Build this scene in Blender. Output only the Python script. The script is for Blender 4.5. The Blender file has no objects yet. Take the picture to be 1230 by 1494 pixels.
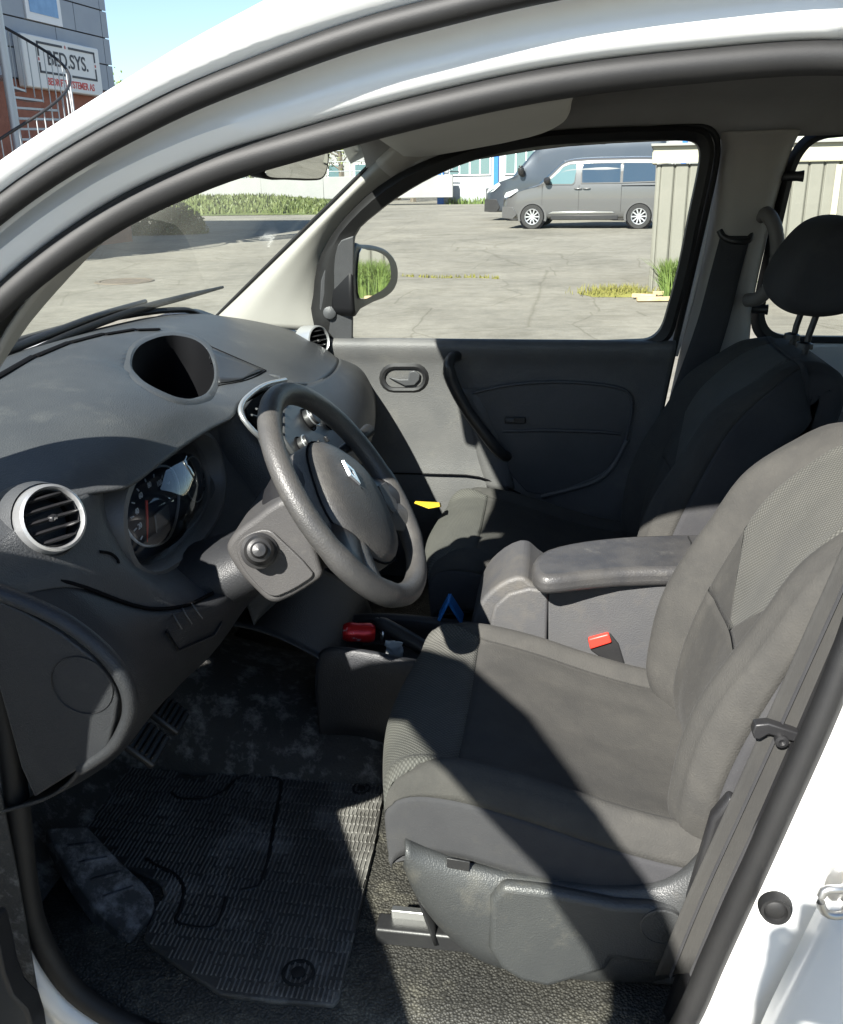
import bpy, bmesh, math, random
from mathutils.bvhtree import BVHTree
from mathutils import Vector, Matrix
from math import sin, cos, pi, radians, sqrt, tan, atan2
random.seed(7)
scene = bpy.context.scene
COL = scene.collection
V = Vector
# ------------------------------------------------------------------ camera
# world axes: +x to the rear of the van, +y to its passenger side, +z up, ground z = 0
CAM = V((0, -1.63, 1.49)); YAW, PITCH, ROLL, FPX = radians(8.73), radians(20.15), radians(.97), 1336.0
fw = V((-sin(YAW) * cos(PITCH), cos(YAW) * cos(PITCH), -sin(PITCH)))
rt0 = V((cos(YAW), sin(YAW), 0)); up0 = rt0.cross(fw)
rt = rt0 * cos(ROLL) - up0 * sin(ROLL); up = rt0 * sin(ROLL) + up0 * cos(ROLL)
cd = bpy.data.cameras.new('camera'); cam = bpy.data.objects.new('camera', cd); COL.objects.link(cam)
m = Matrix((rt, up, -fw)).transposed().to_4x4(); m.translation = CAM; cam.matrix_world = m
cd.sensor_fit = 'HORIZONTAL'; cd.sensor_width = 36; cd.lens = FPX / 1230 * 36
cd.clip_start = .02; cd.clip_end = 2000
scene.camera = cam
# ------------------------------------------------------------------ sky, sun, exposure
SUN = V((.35, 1, -.85)).normalized()          # direction the light travels
world = bpy.data.worlds.new('World'); scene.world = world; world.use_nodes = True
wn = world.node_tree.nodes; wl = world.node_tree.links
sky = wn.new('ShaderNodeTexSky'); sky.sky_type = 'NISHITA'; sky.sun_disc = False
sky.sun_elevation = math.asin(-SUN.z); sky.sun_rotation = atan2(-SUN.x, -SUN.y)
sky.air_density = 1.0; sky.dust_density = .1; sky.ozone_density = 2.5
bg = wn['Background']; bg.inputs['Strength'].default_value = .057
wl.new(sky.outputs['Color'], bg.inputs['Color'])
sd = bpy.data.lights.new('sun', 'SUN'); sun = bpy.data.objects.new('sun', sd); COL.objects.link(sun)
sd.energy = 4.8; sd.angle = radians(.6); sd.color = (1, .965, .90)
sun.rotation_euler = (-SUN).to_track_quat('Z', 'Y').to_euler(); sun.location = (0, -8, 9)
scene.view_settings.view_transform = 'Standard'; scene.view_settings.look = 'None'
scene.view_settings.exposure = 1.75; scene.view_settings.gamma = 1
scene.render.engine = 'CYCLES'
scene.cycles.use_denoising = True
scene.cycles.max_bounces = 10; scene.cycles.transparent_max_bounces = 24
scene.cycles.diffuse_bounces = 5; scene.cycles.glossy_bounces = 4
scene.cycles.caustics_reflective = False; scene.cycles.caustics_refractive = False
scene.cycles.sample_clamp_indirect = 6

def A(px, py, y=None, x=None, z=None):
    """photo pixel -> point on the plane y=..., x=... or z=... (the surface the thing touches)"""
    d = rt * ((px - 615) / FPX) - up * ((py - 747) / FPX) + fw
    if y is not None: t = (y - CAM.y) / d.y
    elif x is not None: t = (x - CAM.x) / d.x
    else: t = (z - CAM.z) / d.z
    return CAM + d * t
# ------------------------------------------------------------------ materials
MATS = {}
def mat(name, col, rough=.6, col2=None, nscale=6, nlo=.35, nhi=.65, bump=0, bscale=300, bkind='noise',
        metal=0, spec=.5, coat=0, sheen=0, dirt=None, dscale=9, dlo=.5, dhi=.75, alpha=None, emit=None, rand=1.0, detail=4, bdist=.002, stretch=None, pat=None, uv=False):
    if name in MATS: return MATS[name]
    M = bpy.data.materials.new(name); M.use_nodes = True; MATS[name] = M
    N = M.node_tree.nodes; L = M.node_tree.links; b = N['Principled BSDF']
    b.inputs['Roughness'].default_value = rough; b.inputs['Metallic'].default_value = metal
    b.inputs['Specular IOR Level'].default_value = spec; b.inputs['Coat Weight'].default_value = coat
    b.inputs['Coat Roughness'].default_value = .04
    if sheen: b.inputs['Sheen Weight'].default_value = sheen; b.inputs['Sheen Roughness'].default_value = .4
    tc = N.new('ShaderNodeTexCoord'); co = tc.outputs['Object']
    pco = co
    if uv:
        um = N.new('ShaderNodeMapping'); um.inputs['Rotation'].default_value = (0, 0, radians(45)); um.inputs['Scale'].default_value = (1, 1, 1); L.new(tc.outputs['UV'], um.inputs['Vector']); pco = um.outputs['Vector']
    c4 = (*col, 1)
    if col2:
        n = N.new('ShaderNodeTexNoise'); n.inputs['Scale'].default_value = nscale; n.inputs['Detail'].default_value = detail + 2
        n.inputs['Roughness'].default_value = .65
        L.new(co, n.inputs['Vector'])
        r = N.new('ShaderNodeValToRGB'); r.color_ramp.elements[0].position = nlo; r.color_ramp.elements[1].position = nhi
        r.color_ramp.elements[0].color = c4; r.color_ramp.elements[1].color = (*col2, 1)
        L.new(n.outputs['Fac'], r.inputs['Fac']); out = r.outputs['Color']
    else:
        rgb = N.new('ShaderNodeRGB'); rgb.outputs[0].default_value = c4; out = rgb.outputs[0]
    if dirt:
        n1 = N.new('ShaderNodeTexNoise'); n1.inputs['Scale'].default_value = dscale; n1.inputs['Detail'].default_value = 9; n1.inputs['Roughness'].default_value = .72
        L.new(co, n1.inputs['Vector'])
        r1 = N.new('ShaderNodeValToRGB'); r1.color_ramp.elements[0].position = dlo; r1.color_ramp.elements[1].position = dhi
        L.new(n1.outputs['Fac'], r1.inputs['Fac'])
        mx = N.new('ShaderNodeMix'); mx.data_type = 'RGBA'; L.new(r1.outputs['Color'], mx.inputs['Factor'])
        L.new(out, mx.inputs[6]); mx.inputs[7].default_value = (*dirt, 1); out = mx.outputs[2]
    if pat:
        pv = N.new('ShaderNodeTexVoronoi'); pv.inputs['Scale'].default_value = pat[0]; pv.inputs['Randomness'].default_value = pat[3]; pv.voronoi_dimensions = '2D' if uv else '3D'; L.new(pco, pv.inputs['Vector'])
        pr_ = N.new('ShaderNodeMapRange'); pr_.inputs[1].default_value = .15; pr_.inputs[2].default_value = .62; pr_.inputs[3].default_value = pat[2]; pr_.inputs[4].default_value = pat[1]; L.new(pv.outputs['Distance'], pr_.inputs[0])
        pm = N.new('ShaderNodeMix'); pm.data_type = 'RGBA'; pm.blend_type = 'MULTIPLY'; pm.inputs['Factor'].default_value = 1; L.new(out, pm.inputs[6]); L.new(pr_.outputs[0], pm.inputs[7]); out = pm.outputs[2]
    L.new(out, b.inputs['Base Color'])
    if bump:
        src = pco
        if stretch:
            mp = N.new('ShaderNodeMapping'); mp.inputs['Scale'].default_value = stretch; L.new(co, mp.inputs['Vector']); src = mp.outputs['Vector']
        if bkind == 'noise':
            t = N.new('ShaderNodeTexNoise'); t.inputs['Scale'].default_value = bscale; t.inputs['Detail'].default_value = 3; h = t.outputs['Fac']
        else:
            t = N.new('ShaderNodeTexVoronoi'); t.inputs['Scale'].default_value = bscale; t.inputs['Randomness'].default_value = rand; h = t.outputs['Distance']; t.voronoi_dimensions = '2D' if uv else '3D'
        L.new(src, t.inputs['Vector'])
        bp = N.new('ShaderNodeBump'); bp.inputs['Strength'].default_value = bump; bp.inputs['Distance'].default_value = bdist
        L.new(h, bp.inputs['Height']); L.new(bp.outputs['Normal'], b.inputs['Normal'])
    if emit: b.inputs['Emission Color'].default_value = (*emit[:3], 1); b.inputs['Emission Strength'].default_value = emit[3]
    return M
def glass(name, tint=(1, 1, 1), refl=1.0, dirt=.0):
    if name in MATS: return MATS[name]
    M = bpy.data.materials.new(name); M.use_nodes = True; MATS[name] = M
    N = M.node_tree.nodes; L = M.node_tree.links; N.remove(N['Principled BSDF'])
    o = N['Material Output']; t = N.new('ShaderNodeBsdfTransparent'); t.inputs['Color'].default_value = (*tint, 1)
    g = N.new('ShaderNodeBsdfGlossy'); g.inputs['Roughness'].default_value = .01
    f = N.new('ShaderNodeFresnel'); f.inputs['IOR'].default_value = 1.35
    mu = N.new('ShaderNodeMath'); mu.operation = 'MULTIPLY'; mu.inputs[1].default_value = refl; L.new(f.outputs[0], mu.inputs[0])
    mx = N.new('ShaderNodeMixShader'); L.new(mu.outputs[0], mx.inputs[0]); L.new(t.outputs[0], mx.inputs[1]); L.new(g.outputs[0], mx.inputs[2])
    last = mx
    if dirt:
        d = N.new('ShaderNodeBsdfDiffuse'); d.inputs['Color'].default_value = (.62, .62, .52, 1)
        tr = N.new('ShaderNodeBsdfTranslucent'); tr.inputs['Color'].default_value = (.62, .62, .52, 1)
        ad = N.new('ShaderNodeMixShader'); ad.inputs[0].default_value = .5; L.new(d.outputs[0], ad.inputs[1]); L.new(tr.outputs[0], ad.inputs[2])
        tc = N.new('ShaderNodeTexCoord'); n = N.new('ShaderNodeTexNoise'); n.inputs['Scale'].default_value = 5; n.inputs['Detail'].default_value = 8
        L.new(tc.outputs['Object'], n.inputs['Vector'])
        mr = N.new('ShaderNodeMapRange'); mr.inputs[1].default_value = .3; mr.inputs[2].default_value = .75; mr.inputs[3].default_value = dirt * .5; mr.inputs[4].default_value = dirt * 1.5
        L.new(n.outputs['Fac'], mr.inputs[0])
        m2 = N.new('ShaderNodeMixShader'); L.new(mr.outputs[0], m2.inputs[0]); L.new(mx.outputs[0], m2.inputs[1]); L.new(ad.outputs[0], m2.inputs[2]); last = m2
    L.new(last.outputs[0], o.inputs['Surface'])
    return M
def leafmat(name, col, col2, trans=.35):
    M = mat(name, col, .6, col2, 3, .3, .7)
    return M

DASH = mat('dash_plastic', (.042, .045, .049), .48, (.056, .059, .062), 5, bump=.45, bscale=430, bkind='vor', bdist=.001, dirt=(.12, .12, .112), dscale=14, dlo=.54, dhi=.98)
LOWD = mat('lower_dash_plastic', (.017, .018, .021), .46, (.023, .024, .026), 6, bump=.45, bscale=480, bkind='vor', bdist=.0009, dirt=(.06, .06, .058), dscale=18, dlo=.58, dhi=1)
GREYP = mat('grey_plastic', (.050, .049, .049), .48, (.062, .060, .058), 8, bump=.35, bscale=520, bkind='vor', bdist=.0008, dirt=(.11, .106, .095), dscale=20, dlo=.58, dhi=1)
BLACKP = mat('black_plastic', (.014, .014, .016), .42, (.022, .022, .022), 8, bump=.15, bscale=500, bkind='vor', bdist=.0006)
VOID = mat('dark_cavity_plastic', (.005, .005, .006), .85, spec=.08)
MIRH = mat('mirror_housing_black', (.006, .006, .007), .5, spec=.25)
SATIN = mat('satin_silver', (.52, .53, .54), .34, metal=.75)
CHROME = mat('chrome', (.75, .76, .78), .12, metal=1)
RIM = mat('wheel_rim_polyurethane', (.040, .040, .040), .46, (.060, .058, .055), 9, bump=.4, bscale=420, bkind='vor', bdist=.0009, dirt=(.10, .096, .086), dscale=16, dlo=.5, dhi=.92)
RUBBER = mat('black_rubber_seal', (.006, .006, .0065), .6, (.010, .010, .010), 12, bump=.08, bscale=700, dirt=(.05, .048, .04), dscale=10, dlo=.6, dhi=.95)
WHITE = mat('white_paint', (.80, .81, .81), .28, (.76, .765, .75), 3, coat=.6)
FAB = mat('dark_suede_fabric', (.049, .048, .0455), .95, (.062, .060, .0555), 13, .35, .7, bump=.7, bscale=420, bdist=.0013, spec=.1, sheen=.03, dirt=(.075, .072, .065), dscale=28, dlo=.5, dhi=1)
FABM = mat('woven_mesh_fabric', (.082, .082, .075), .9, (.102, .101, .091), 8, bump=.7, bscale=200, bkind='vor', rand=.0, bdist=.003, spec=.15, sheen=.03, dirt=(.11, .108, .095), dscale=14, dlo=.5, dhi=.95, pat=(200, .60, 1.2, .0), uv=True)
FABK = mat('black_knit_fabric', (.044, .044, .047), .95, (.054, .054, .056), 9, bump=.5, bscale=500, bdist=.001, spec=.1, sheen=.03, dirt=(.065, .063, .058), dscale=20, dlo=.55, dhi=.95)
VALAN = mat('seat_base_plastic', (.036, .038, .040), .46, (.047, .049, .049), 6, bump=.45, bscale=430, bkind='vor', bdist=.001, dirt=(.12, .113, .095), dscale=13, dlo=.55, dhi=.95)
CONS = mat('console_side_plastic', (.056, .057, .061), .58, (.068, .068, .069), 7, bump=.4, bscale=430, bkind='vor', bdist=.001, dirt=(.125, .112, .09), dscale=6, dlo=.5, dhi=.9)
LID = mat('worn_armrest_vinyl', (.040, .040, .042), .40, (.062, .060, .058), 18, bump=.35, bscale=380, bkind='vor', bdist=.001, dirt=(.14, .135, .122), dscale=26, dlo=.58, dhi=.9)
BEIGE = mat('pale_pillar_trim', (.29, .283, .257), .7, (.31, .302, .275), 4, bump=.3, bscale=420, bdist=.0008)
HEAD = mat('grey_headliner_fabric', (.27, .262, .255), .95, (.30, .29, .28), 10, bump=.4, bscale=600, bdist=.0008, spec=.1)
TRIMG = mat('grey_pillar_plastic', (.33, .31, .285), .7, (.36, .34, .31), 7, bump=.25, bscale=500, bdist=.0006)
DOORP = mat('door_panel_plastic', (.082, .082, .083), .54, (.104, .102, .100), 7, bump=.5, bscale=400, bkind='vor', bdist=.0012, dirt=(.16, .153, .135), dscale=12, dlo=.52, dhi=.95)
DOORD = mat('door_panel_dark', (.050, .052, .056), .48, (.064, .065, .068), 7, bump=.4, bscale=460, bkind='vor', bdist=.001)
BELT = mat('seat_belt_webbing', (.026, .0255, .0245), .85, (.037, .036, .033), 5, bump=.6, bscale=320, bdist=.001, stretch=(1, 1, .25))
FLOORM = mat('pebbled_vinyl_floor', (.032, .031, .028), .6, (.055, .052, .044), 4, bump=.9, bscale=250, bkind='vor', bdist=.0025, dirt=(.24, .225, .175), dscale=7, dlo=.52, dhi=.82, pat=(250, .5, 1.3, 1.0))
MATM = mat('ribbed_rubber_mat', (.040, .038, .035), .6, (.066, .063, .057), 5, .38, .72, bump=.5, bscale=160, bdist=.002, dirt=(.30, .29, .27), dscale=8, dlo=.50, dhi=.80)
RIBM = mat('worn_rubber_ribs', (.105, .10, .092), .6, (.15, .143, .13), 5, dirt=(.34, .33, .31), dscale=8, dlo=.48, dhi=.80)
DUSTY = mat('dusty_black_carpet', (.030, .029, .027), .75, (.046, .044, .041), 8, bump=.8, bscale=200, bdist=.003, dirt=(.33, .325, .31), dscale=24, dlo=.51, dhi=.80)
FOOTR = mat('chalky_footrest_rubber', (.028, .028, .029), .8, (.05, .05, .052), 9, bump=.6, bscale=160, bdist=.002, dirt=(.30, .30, .315), dscale=24, dlo=.47, dhi=.75)
STEEL = mat('bare_steel', (.45, .45, .44), .35, metal=.9)
GLASS = glass('window_glass', (.90, .93, .90), 1.0, .035)
WSG = glass('windscreen_glass', (.88, .92, .89), .8, .085)
CLG = glass('cluster_lens', (.85, .88, .90), 2.6)
MIRROR = mat('mirror_glass', (.82, .83, .82), .015, metal=1)
# ------------------------------------------------------------------ mesh helpers
def link(name, me, M=None, parent=None, smooth=40, mods=()):
    o = bpy.data.objects.new(name, me); COL.objects.link(o)
    if M: me.materials.append(M)
    if parent:
        o.parent = parent; o.matrix_parent_inverse = parent.matrix_world.inverted()
    if smooth and len(me.polygons):
        for p in me.polygons: p.use_smooth = True
        me.set_sharp_from_angle(angle=radians(smooth))
    for k, kw in mods:
        md = o.modifiers.new(k.lower(), k)
        for a, b in kw.items(): setattr(md, a, b)
    return o
def bev(w, seg=3): return ('BEVEL', dict(width=w, segments=seg, limit_method='ANGLE', angle_limit=radians(38), harden_normals=False))
def sol(t, off=-1.0): return ('SOLIDIFY', dict(thickness=t, offset=off))
def mesh(name, vs, fs, M, parent=None, smooth=40, mods=()):
    me = bpy.data.meshes.new(name); me.from_pydata([tuple(v) for v in vs], [], fs); me.update()
    return link(name, me, M, parent, smooth, mods)
def crom(P, n, closed=False):
    P = [V(p) for p in P]; N = len(P); out = []
    if N < 3 and not closed:
        return [P[0].lerp(P[1], i / n) for i in range(n + 1)]
    for i in range(N if closed else N - 1):
        p1, p2 = P[i], P[(i + 1) % N]
        p0 = P[i - 1] if (closed or i) else p1 * 2 - p2
        p3 = P[(i + 2) % N] if (closed or i + 2 < N) else p2 * 2 - p1
        # centripetal-ish tangents limited to the chord
        L = (p2 - p1).length
        m1 = (p2 - p0); m2 = (p3 - p1)
        m1 = m1 * (min(L, m1.length) / m1.length) if m1.length > 1e-9 else m1
        m2 = m2 * (min(L, m2.length) / m2.length) if m2.length > 1e-9 else m2
        for k in range(n):
            t = k / n; t2 = t * t; t3 = t2 * t
            out.append(p1 * (2*t3 - 3*t2 + 1) + m1 * (t3 - 2*t2 + t) + p2 * (-2*t3 + 3*t2) + m2 * (t3 - t2))
    if not closed: out.append(P[-1])
    return out
def dense(rows, nu=5, nv=5, closed_u=False):
    R = [crom(r, nu, closed_u) for r in rows]
    cols = [crom([R[i][j] for i in range(len(R))], nv) for j in range(len(R[0]))]
    return [[cols[j][i] for j in range(len(cols))] for i in range(len(cols[0]))]
def gridmesh(name, G, M, parent=None, thick=0, closed_u=False, smooth=50, mods=(), off=-1.0, cap=False, uv=False):
    nr, nc = len(G), len(G[0]); vs = [p for r in G for p in r]; fs = []
    for i in range(nr - 1):
        for j in range(nc if closed_u else nc - 1):
            k = (j + 1) % nc
            fs.append((i*nc + j, i*nc + k, (i+1)*nc + k, (i+1)*nc + j))
    if cap:
        fs.append(tuple(range(nc - 1, -1, -1))); fs.append(tuple(range((nr-1)*nc, nr*nc)))
    mm = list(mods)
    if thick: mm = [sol(thick, off)] + mm
    o = mesh(name, vs, fs, M, parent, smooth, mm)
    if uv:      # cloth coordinates in metres: v down the middle column, u across each row from its middle
        mid = nc // 2; vv = [0.0]
        for i in range(1, nr): vv.append(vv[-1] + (G[i][mid] - G[i-1][mid]).length)
        U = []
        for i in range(nr):
            r = [0.0]
            for j in range(1, nc): r.append(r[-1] + (G[i][j] - G[i][j-1]).length)
            U.append([x - r[mid] for x in r])
        lay = o.data.uv_layers.new(name='cloth')
        for lp in o.data.loops:
            i, j = divmod(lp.vertex_index, nc); lay.data[lp.index].uv = (U[i][j], vv[i])
    return o
def patch(name, rows, M, parent=None, nu=5, nv=5, thick=.004, **k):
    return gridmesh(name, dense(rows, nu, nv), M, parent, thick, **k)
def frame_along(P, closed=False, up=V((0, 0, 1))):
    out = []; N = len(P)
    for i in range(N):
        a = P[i - 1] if (i or closed) else P[i]; b = P[(i + 1) % N] if (i < N - 1 or closed) else P[i]
        t = (b - a).normalized(); s = t.cross(up)
        if s.length < 1e-4: s = t.cross(V((1, 0, 0)))
        s.normalize(); n = s.cross(t).normalized(); out.append((t, s, n))
    return out
def tube(name, P, r, M, parent=None, seg=10, n=4, closed=False, flat=1.0, upv=V((0, 0, 1)), cap=True, interp=True, smooth=60, prof=None):
    """sweep a round (or flattened, or given) profile along points; r may be a list"""
    rs = r if isinstance(r, (list, tuple)) else [r] * len(P)
    Q = crom([V(p) for p in P], n, closed) if interp else [V(p) for p in P]
    if interp:
        RR = [c.x for c in crom([V((a, 0, 0)) for a in rs], n, closed)]
    else: RR = rs
    F = frame_along(Q, closed, upv); rows = []
    for q, (t, s, u), rr in zip(Q, F, RR):
        if prof: rows.append([q + s * (a * rr) + u * (b * rr) for a, b in prof])
        else: rows.append([q + s * (cos(2*pi*k/seg) * rr) + u * (sin(2*pi*k/seg) * rr * flat) for k in range(seg)])
    if closed: rows.append(rows[0]); cap = False
    return gridmesh(name, rows, M, parent, closed_u=True, smooth=smooth, cap=cap)
def lathe(name, c, ax, prof, M, parent=None, seg=28, smooth=40, upv=V((0, 0, 1))):
    """prof = [(radius, height along ax)]"""
    ax = V(ax).normalized(); s = ax.cross(upv)
    if s.length < 1e-4: s = V((1, 0, 0))
    s.normalize(); u = s.cross(ax); c = V(c)
    rows = [[c + ax * h + (s * cos(2*pi*k/seg) + u * sin(2*pi*k/seg)) * max(r, 1e-5) for k in range(seg)] for r, h in prof]
    return gridmesh(name, rows, M, parent, closed_u=True, smooth=smooth)
def prism(name, pts, dvec, M, parent=None, b=0, seg=3, smooth=40, mods=(), sm=0):
    """closed outline of 3-d points pushed along dvec"""
    pts = [V(p) for p in pts]; d = V(dvec)
    if sm: pts = crom(pts, sm, True)
    n = len(pts)
    vs = pts + [p + d for p in pts]
    fs = [tuple(range(n)), tuple(range(2*n - 1, n - 1, -1))] + [(i, i + n, (i + 1) % n + n, (i + 1) % n) for i in range(n)]
    mm = list(mods)
    if b: mm.append(bev(b, seg))
    o = mesh(name, vs, fs, M, parent, smooth, mm)
    bm = bmesh.new(); bm.from_mesh(o.data); bmesh.ops.recalc_face_normals(bm, faces=bm.faces); bm.to_mesh(o.data); bm.free()
    return o
def box(name, c, size, M, parent=None, b=0, rot=None, seg=2):
    x, y, z = (s / 2 for s in size); c = V(c)
    vs = [V((a, bb, cc)) for a in (-x, x) for bb in (-y, y) for cc in (-z, z)]
    if rot: R = rot if isinstance(rot, Matrix) else Matrix.Rotation(rot, 3, 'Z'); vs = [R @ v for v in vs]
    vs = [v + c for v in vs]
    fs = [(0, 1, 3, 2), (4, 6, 7, 5), (0, 4, 5, 1), (2, 3, 7, 6), (0, 2, 6, 4), (1, 5, 7, 3)]
    return mesh(name, vs, fs, M, parent, 30, [bev(b, seg)] if b else ())
def text(name, body, size, M, mw, parent=None, ext=.002, sx=1.0, align='CENTER', bold=0):
    cu = bpy.data.curves.new(name, 'FONT'); cu.body = body; cu.size = size; cu.extrude = ext; cu.offset = bold
    cu.align_x = align; cu.align_y = 'CENTER'
    t = bpy.data.objects.new(name, cu); COL.objects.link(t); dg = bpy.context.evaluated_depsgraph_get()
    me = bpy.data.meshes.new_from_object(t.evaluated_get(dg)); bpy.data.objects.remove(t)
    me.transform(Matrix.Scale(sx, 4, (1, 0, 0))); me.transform(mw)
    me.materials.clear()
    return link(name, me, M, parent, 30)
def basis(o, ex, ey):
    ex = V(ex).normalized(); ey = V(ey).normalized(); ez = ex.cross(ey)
    m = Matrix((ex, ey, ez)).transposed().to_4x4(); m.translation = V(o); return m
def thing(name, label, cat, loc=(0, 0, 0), group=None):
    o = bpy.data.objects.new(name, None); COL.objects.link(o); o.location = loc; o.empty_display_size = .1
    o['label'] = label; o['category'] = cat
    if group: o['group'] = group
    bpy.context.view_layer.update()
    return o
def tag(o, label, cat, group=None):
    o['label'] = label; o['category'] = cat
    if group: o['group'] = group
    return o
def struct(o): o['kind'] = 'structure'; return o
def stuff(o): o['kind'] = 'stuff'; return o

_BV = {}
def surf(o, px, py, lift=.0):
    """first hit of the pixel's ray on one mesh (bare control mesh), lifted along its normal toward the viewer"""
    if o.name not in _BV: _BV[o.name] = BVHTree.FromPolygons([v.co.copy() for v in o.data.vertices], [tuple(p.vertices) for p in o.data.polygons])
    d = (A(px, py, y=6) - CAM).normalized(); h = _BV[o.name].ray_cast(CAM, d)
    if h[0] is None:
        h = _BV[o.name].find_nearest(CAM + d * 1.5)
    n = h[1] if h[1].dot(d) < 0 else -h[1]
    return h[0] + n * lift
def surfn(o, px, py):
    surf(o, px, py); d = (A(px, py, y=6) - CAM).normalized(); h = _BV[o.name].ray_cast(CAM, d)
    n = h[1] if h[1] is not None else -d
    return n if n.dot(d) < 0 else -n

def proj(P):
    d = V(P) - CAM; z = d.dot(fw); return 615 + FPX * d.dot(rt) / z, 747 - FPX * d.dot(up) / z
# ================================================================== THE WHITE VAN
VAN = thing('compact_van', 'white compact van with black fabric interior, seen through its open driver door', 'van')
def lerp(a, b, t): return a + (b - a) * t
def interp(xs, ys, x):
    if x <= xs[0]: return ys[0]
    for i in range(len(xs) - 1):
        if x <= xs[i + 1]:
            t = (x - xs[i]) / (xs[i + 1] - xs[i]); t = t * t * (3 - 2 * t); return lerp(ys[i], ys[i + 1], t)
    return ys[-1]
# ---- driver side door opening: one closed loop round the hole
LOOP = [(.243, -.67, 1.584), (.105, -.675, 1.580), (-.019, -.68, 1.569), (-.135, -.685, 1.549), (-.247, -.69, 1.524), (-.353, -.70, 1.496),
        (-.464, -.71, 1.450), (-.574, -.74, 1.374), (-.665, -.757, 1.285), (-.72, -.765, 1.19), (-.70, -.77, 1.09), (-.66, -.77, 1.01),
        (-.640, -.77, .934), (-.646, -.77, .787), (-.659, -.77, .592), (-.644, -.77, .513), (-.609, -.77, .451), (-.536, -.77, .406),
        (-.40, -.77, .386), (-.1, -.77, .384), (.08, -.77, .40), (.152, -.77, .46), (.182, -.77, .54), (.203, -.765, .623), (.253, -.755, .816),
        (.30, -.74, .999), (.338, -.715, 1.2), (.362, -.69, 1.4), (.357, -.675, 1.51), (.315, -.67, 1.568)]
LP = crom(LOOP, 6, True)
NL = len(LP)
LN = []
for i in range(NL):
    t = LP[(i + 1) % NL] - LP[i - 1]; n = V((t.z, 0, -t.x)).normalized()
    if n.dot(LP[i] - V((-.2, LP[i].y, 1.0))) < 0: n = -n
    LN.append(n)
for _ in range(4):
    LN = [(LN[i - 1] + LN[i] * 2 + LN[(i + 1) % NL]).normalized() for i in range(NL)]
i_roof0, i_hinge = 0, 9 * 6 + 2          # roof rear ... hinge
def ring(offs, rng, closed=False, wf=lambda i: 1.0):
    rows = []
    for o, dy in offs:
        rows.append([LP[i % NL] + LN[i % NL] * (o if o < .035 else .03 + (o - .03) * wf(i % NL)) + V((0, dy, 0)) for i in rng])
    return rows
def wf(i):
    k = i / 6
    if 22.5 < k < 27: return 1 + 3.6 * min(1, (k - 22.5) / 1.5, (27 - k) / 1.5)
    if 10 < k < 22.5: return .75
    if k <= 10: return interp([0, 3, 6, 8, 10], [.80, .70, .42, .32, .3], k)
    return .85
seal = tube('door_opening_seal', LP, .0150, RUBBER, VAN, seg=10, closed=True, interp=False, upv=V((0, 1, 0)), flat=1.0)
gridmesh('door_frame', ring([(.008, .006), (.020, -.014), (.032, -.020), (.050, -.016), (.070, -.012), (.090, -.016)], list(range(NL)) + [0], wf=wf), WHITE, VAN, thick=.003, off=1)
up_rng = [i % NL for i in range(NL - 8, NL + i_hinge + 8)]
OS = ring([(.088, -.047)], up_rng, wf=wf)[0]
tube('door_frame_seal', OS, .0125, RUBBER, VAN, seg=10, interp=False, upv=V((0, 1, 0)))
rail = ring([(.090, -.036), (.104, -.050), (.120, -.064), (.140, -.068), (.158, -.060), (.174, -.036), (.182, .02)], up_rng, wf=wf)
gridmesh('roof_rail', rail, WHITE, VAN, thick=.003, off=1)
# sill and hinge pillar skins below the opening
lo_rng = list(range(9 * 6, 24 * 6))
gridmesh('sill_skin', ring([(.062, -.036), (.075, -.06), (.10, -.085), (.16, -.10), (.26, -.10)], lo_rng), WHITE, VAN, thick=.003, off=1)
bp_rng = list(range(23 * 6, 29 * 6))
gridmesh('rear_quarter_skin', ring([(.084, -.040), (.11, -.052), (.16, -.075), (.30, -.085), (.5, -.07)], bp_rng, wf=wf), WHITE, VAN, thick=.003, off=1)
patch('side_skin', [[V((x, -.86, .30)), V((x, -.875, .6)), V((x, -.872, .9)), V((x, -.85, 1.09))] for x in (.50, .9, 1.4, 1.95)], WHITE, VAN, 3, 3, .004)
patch('side_skin', [[V((x, -.85, 1.09)), V((x, -.79, 1.33)), V((x, -.71, 1.58)), V((x, -.64, 1.70))] for x in (.44, .48, .58)], WHITE, VAN, 3, 3, .004)
patch('side_skin', [[V((x, -.85, 1.09)), V((x, -.79, 1.33)), V((x, -.71, 1.58)), V((x, -.64, 1.70))] for x in (1.15, 1.5, 1.95)], WHITE, VAN, 3, 3, .004)
patch('side_skin', [[V((x, -.69, 1.60)), V((x, -.64, 1.70))] for x in (.58, .9, 1.15)], WHITE, VAN, 3, 3, .004)
patch('front_wing', [[V((x, -.85 + k, z)) for k, z in ((0, .35), (-.015, .6), (-.01, .9), (.03, 1.06), (.09, 1.12))] for x in (-.80, -1.1, -1.5, -1.85)], WHITE, VAN, 3, 3, .004)
# fixings on the B-pillar face
pb = A(1132, 1327, y=-.80)
lathe('rubber_plug', pb + V((0, .006, 0)), (-.1, -1, .1), [(.0, .010), (.008, .010), (.011, .008), (.0125, .012), (.0155, .012), (.0175, .006), (.018, 0)], RUBBER, VAN, seg=24)
s0 = A(1222, 1285, y=-.80)
lathe('door_striker', s0 + V((.016, 0, -.002)), (0, -1, 0), [(.030, -.004), (.030, .004), (.024, .008), (0, .008)], STEEL, VAN, seg=20)
tube('striker_loop', [s0 + V((.014, 0, .016)), s0 + V((-.004, -.03, .017)), s0 + V((-.024, -.034, .014)), s0 + V((-.02, -.034, -.012)), s0 + V((0, -.03, -.016)), s0 + V((.014, 0, -.014))], .0045, STEEL, VAN, seg=8, n=4)
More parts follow.
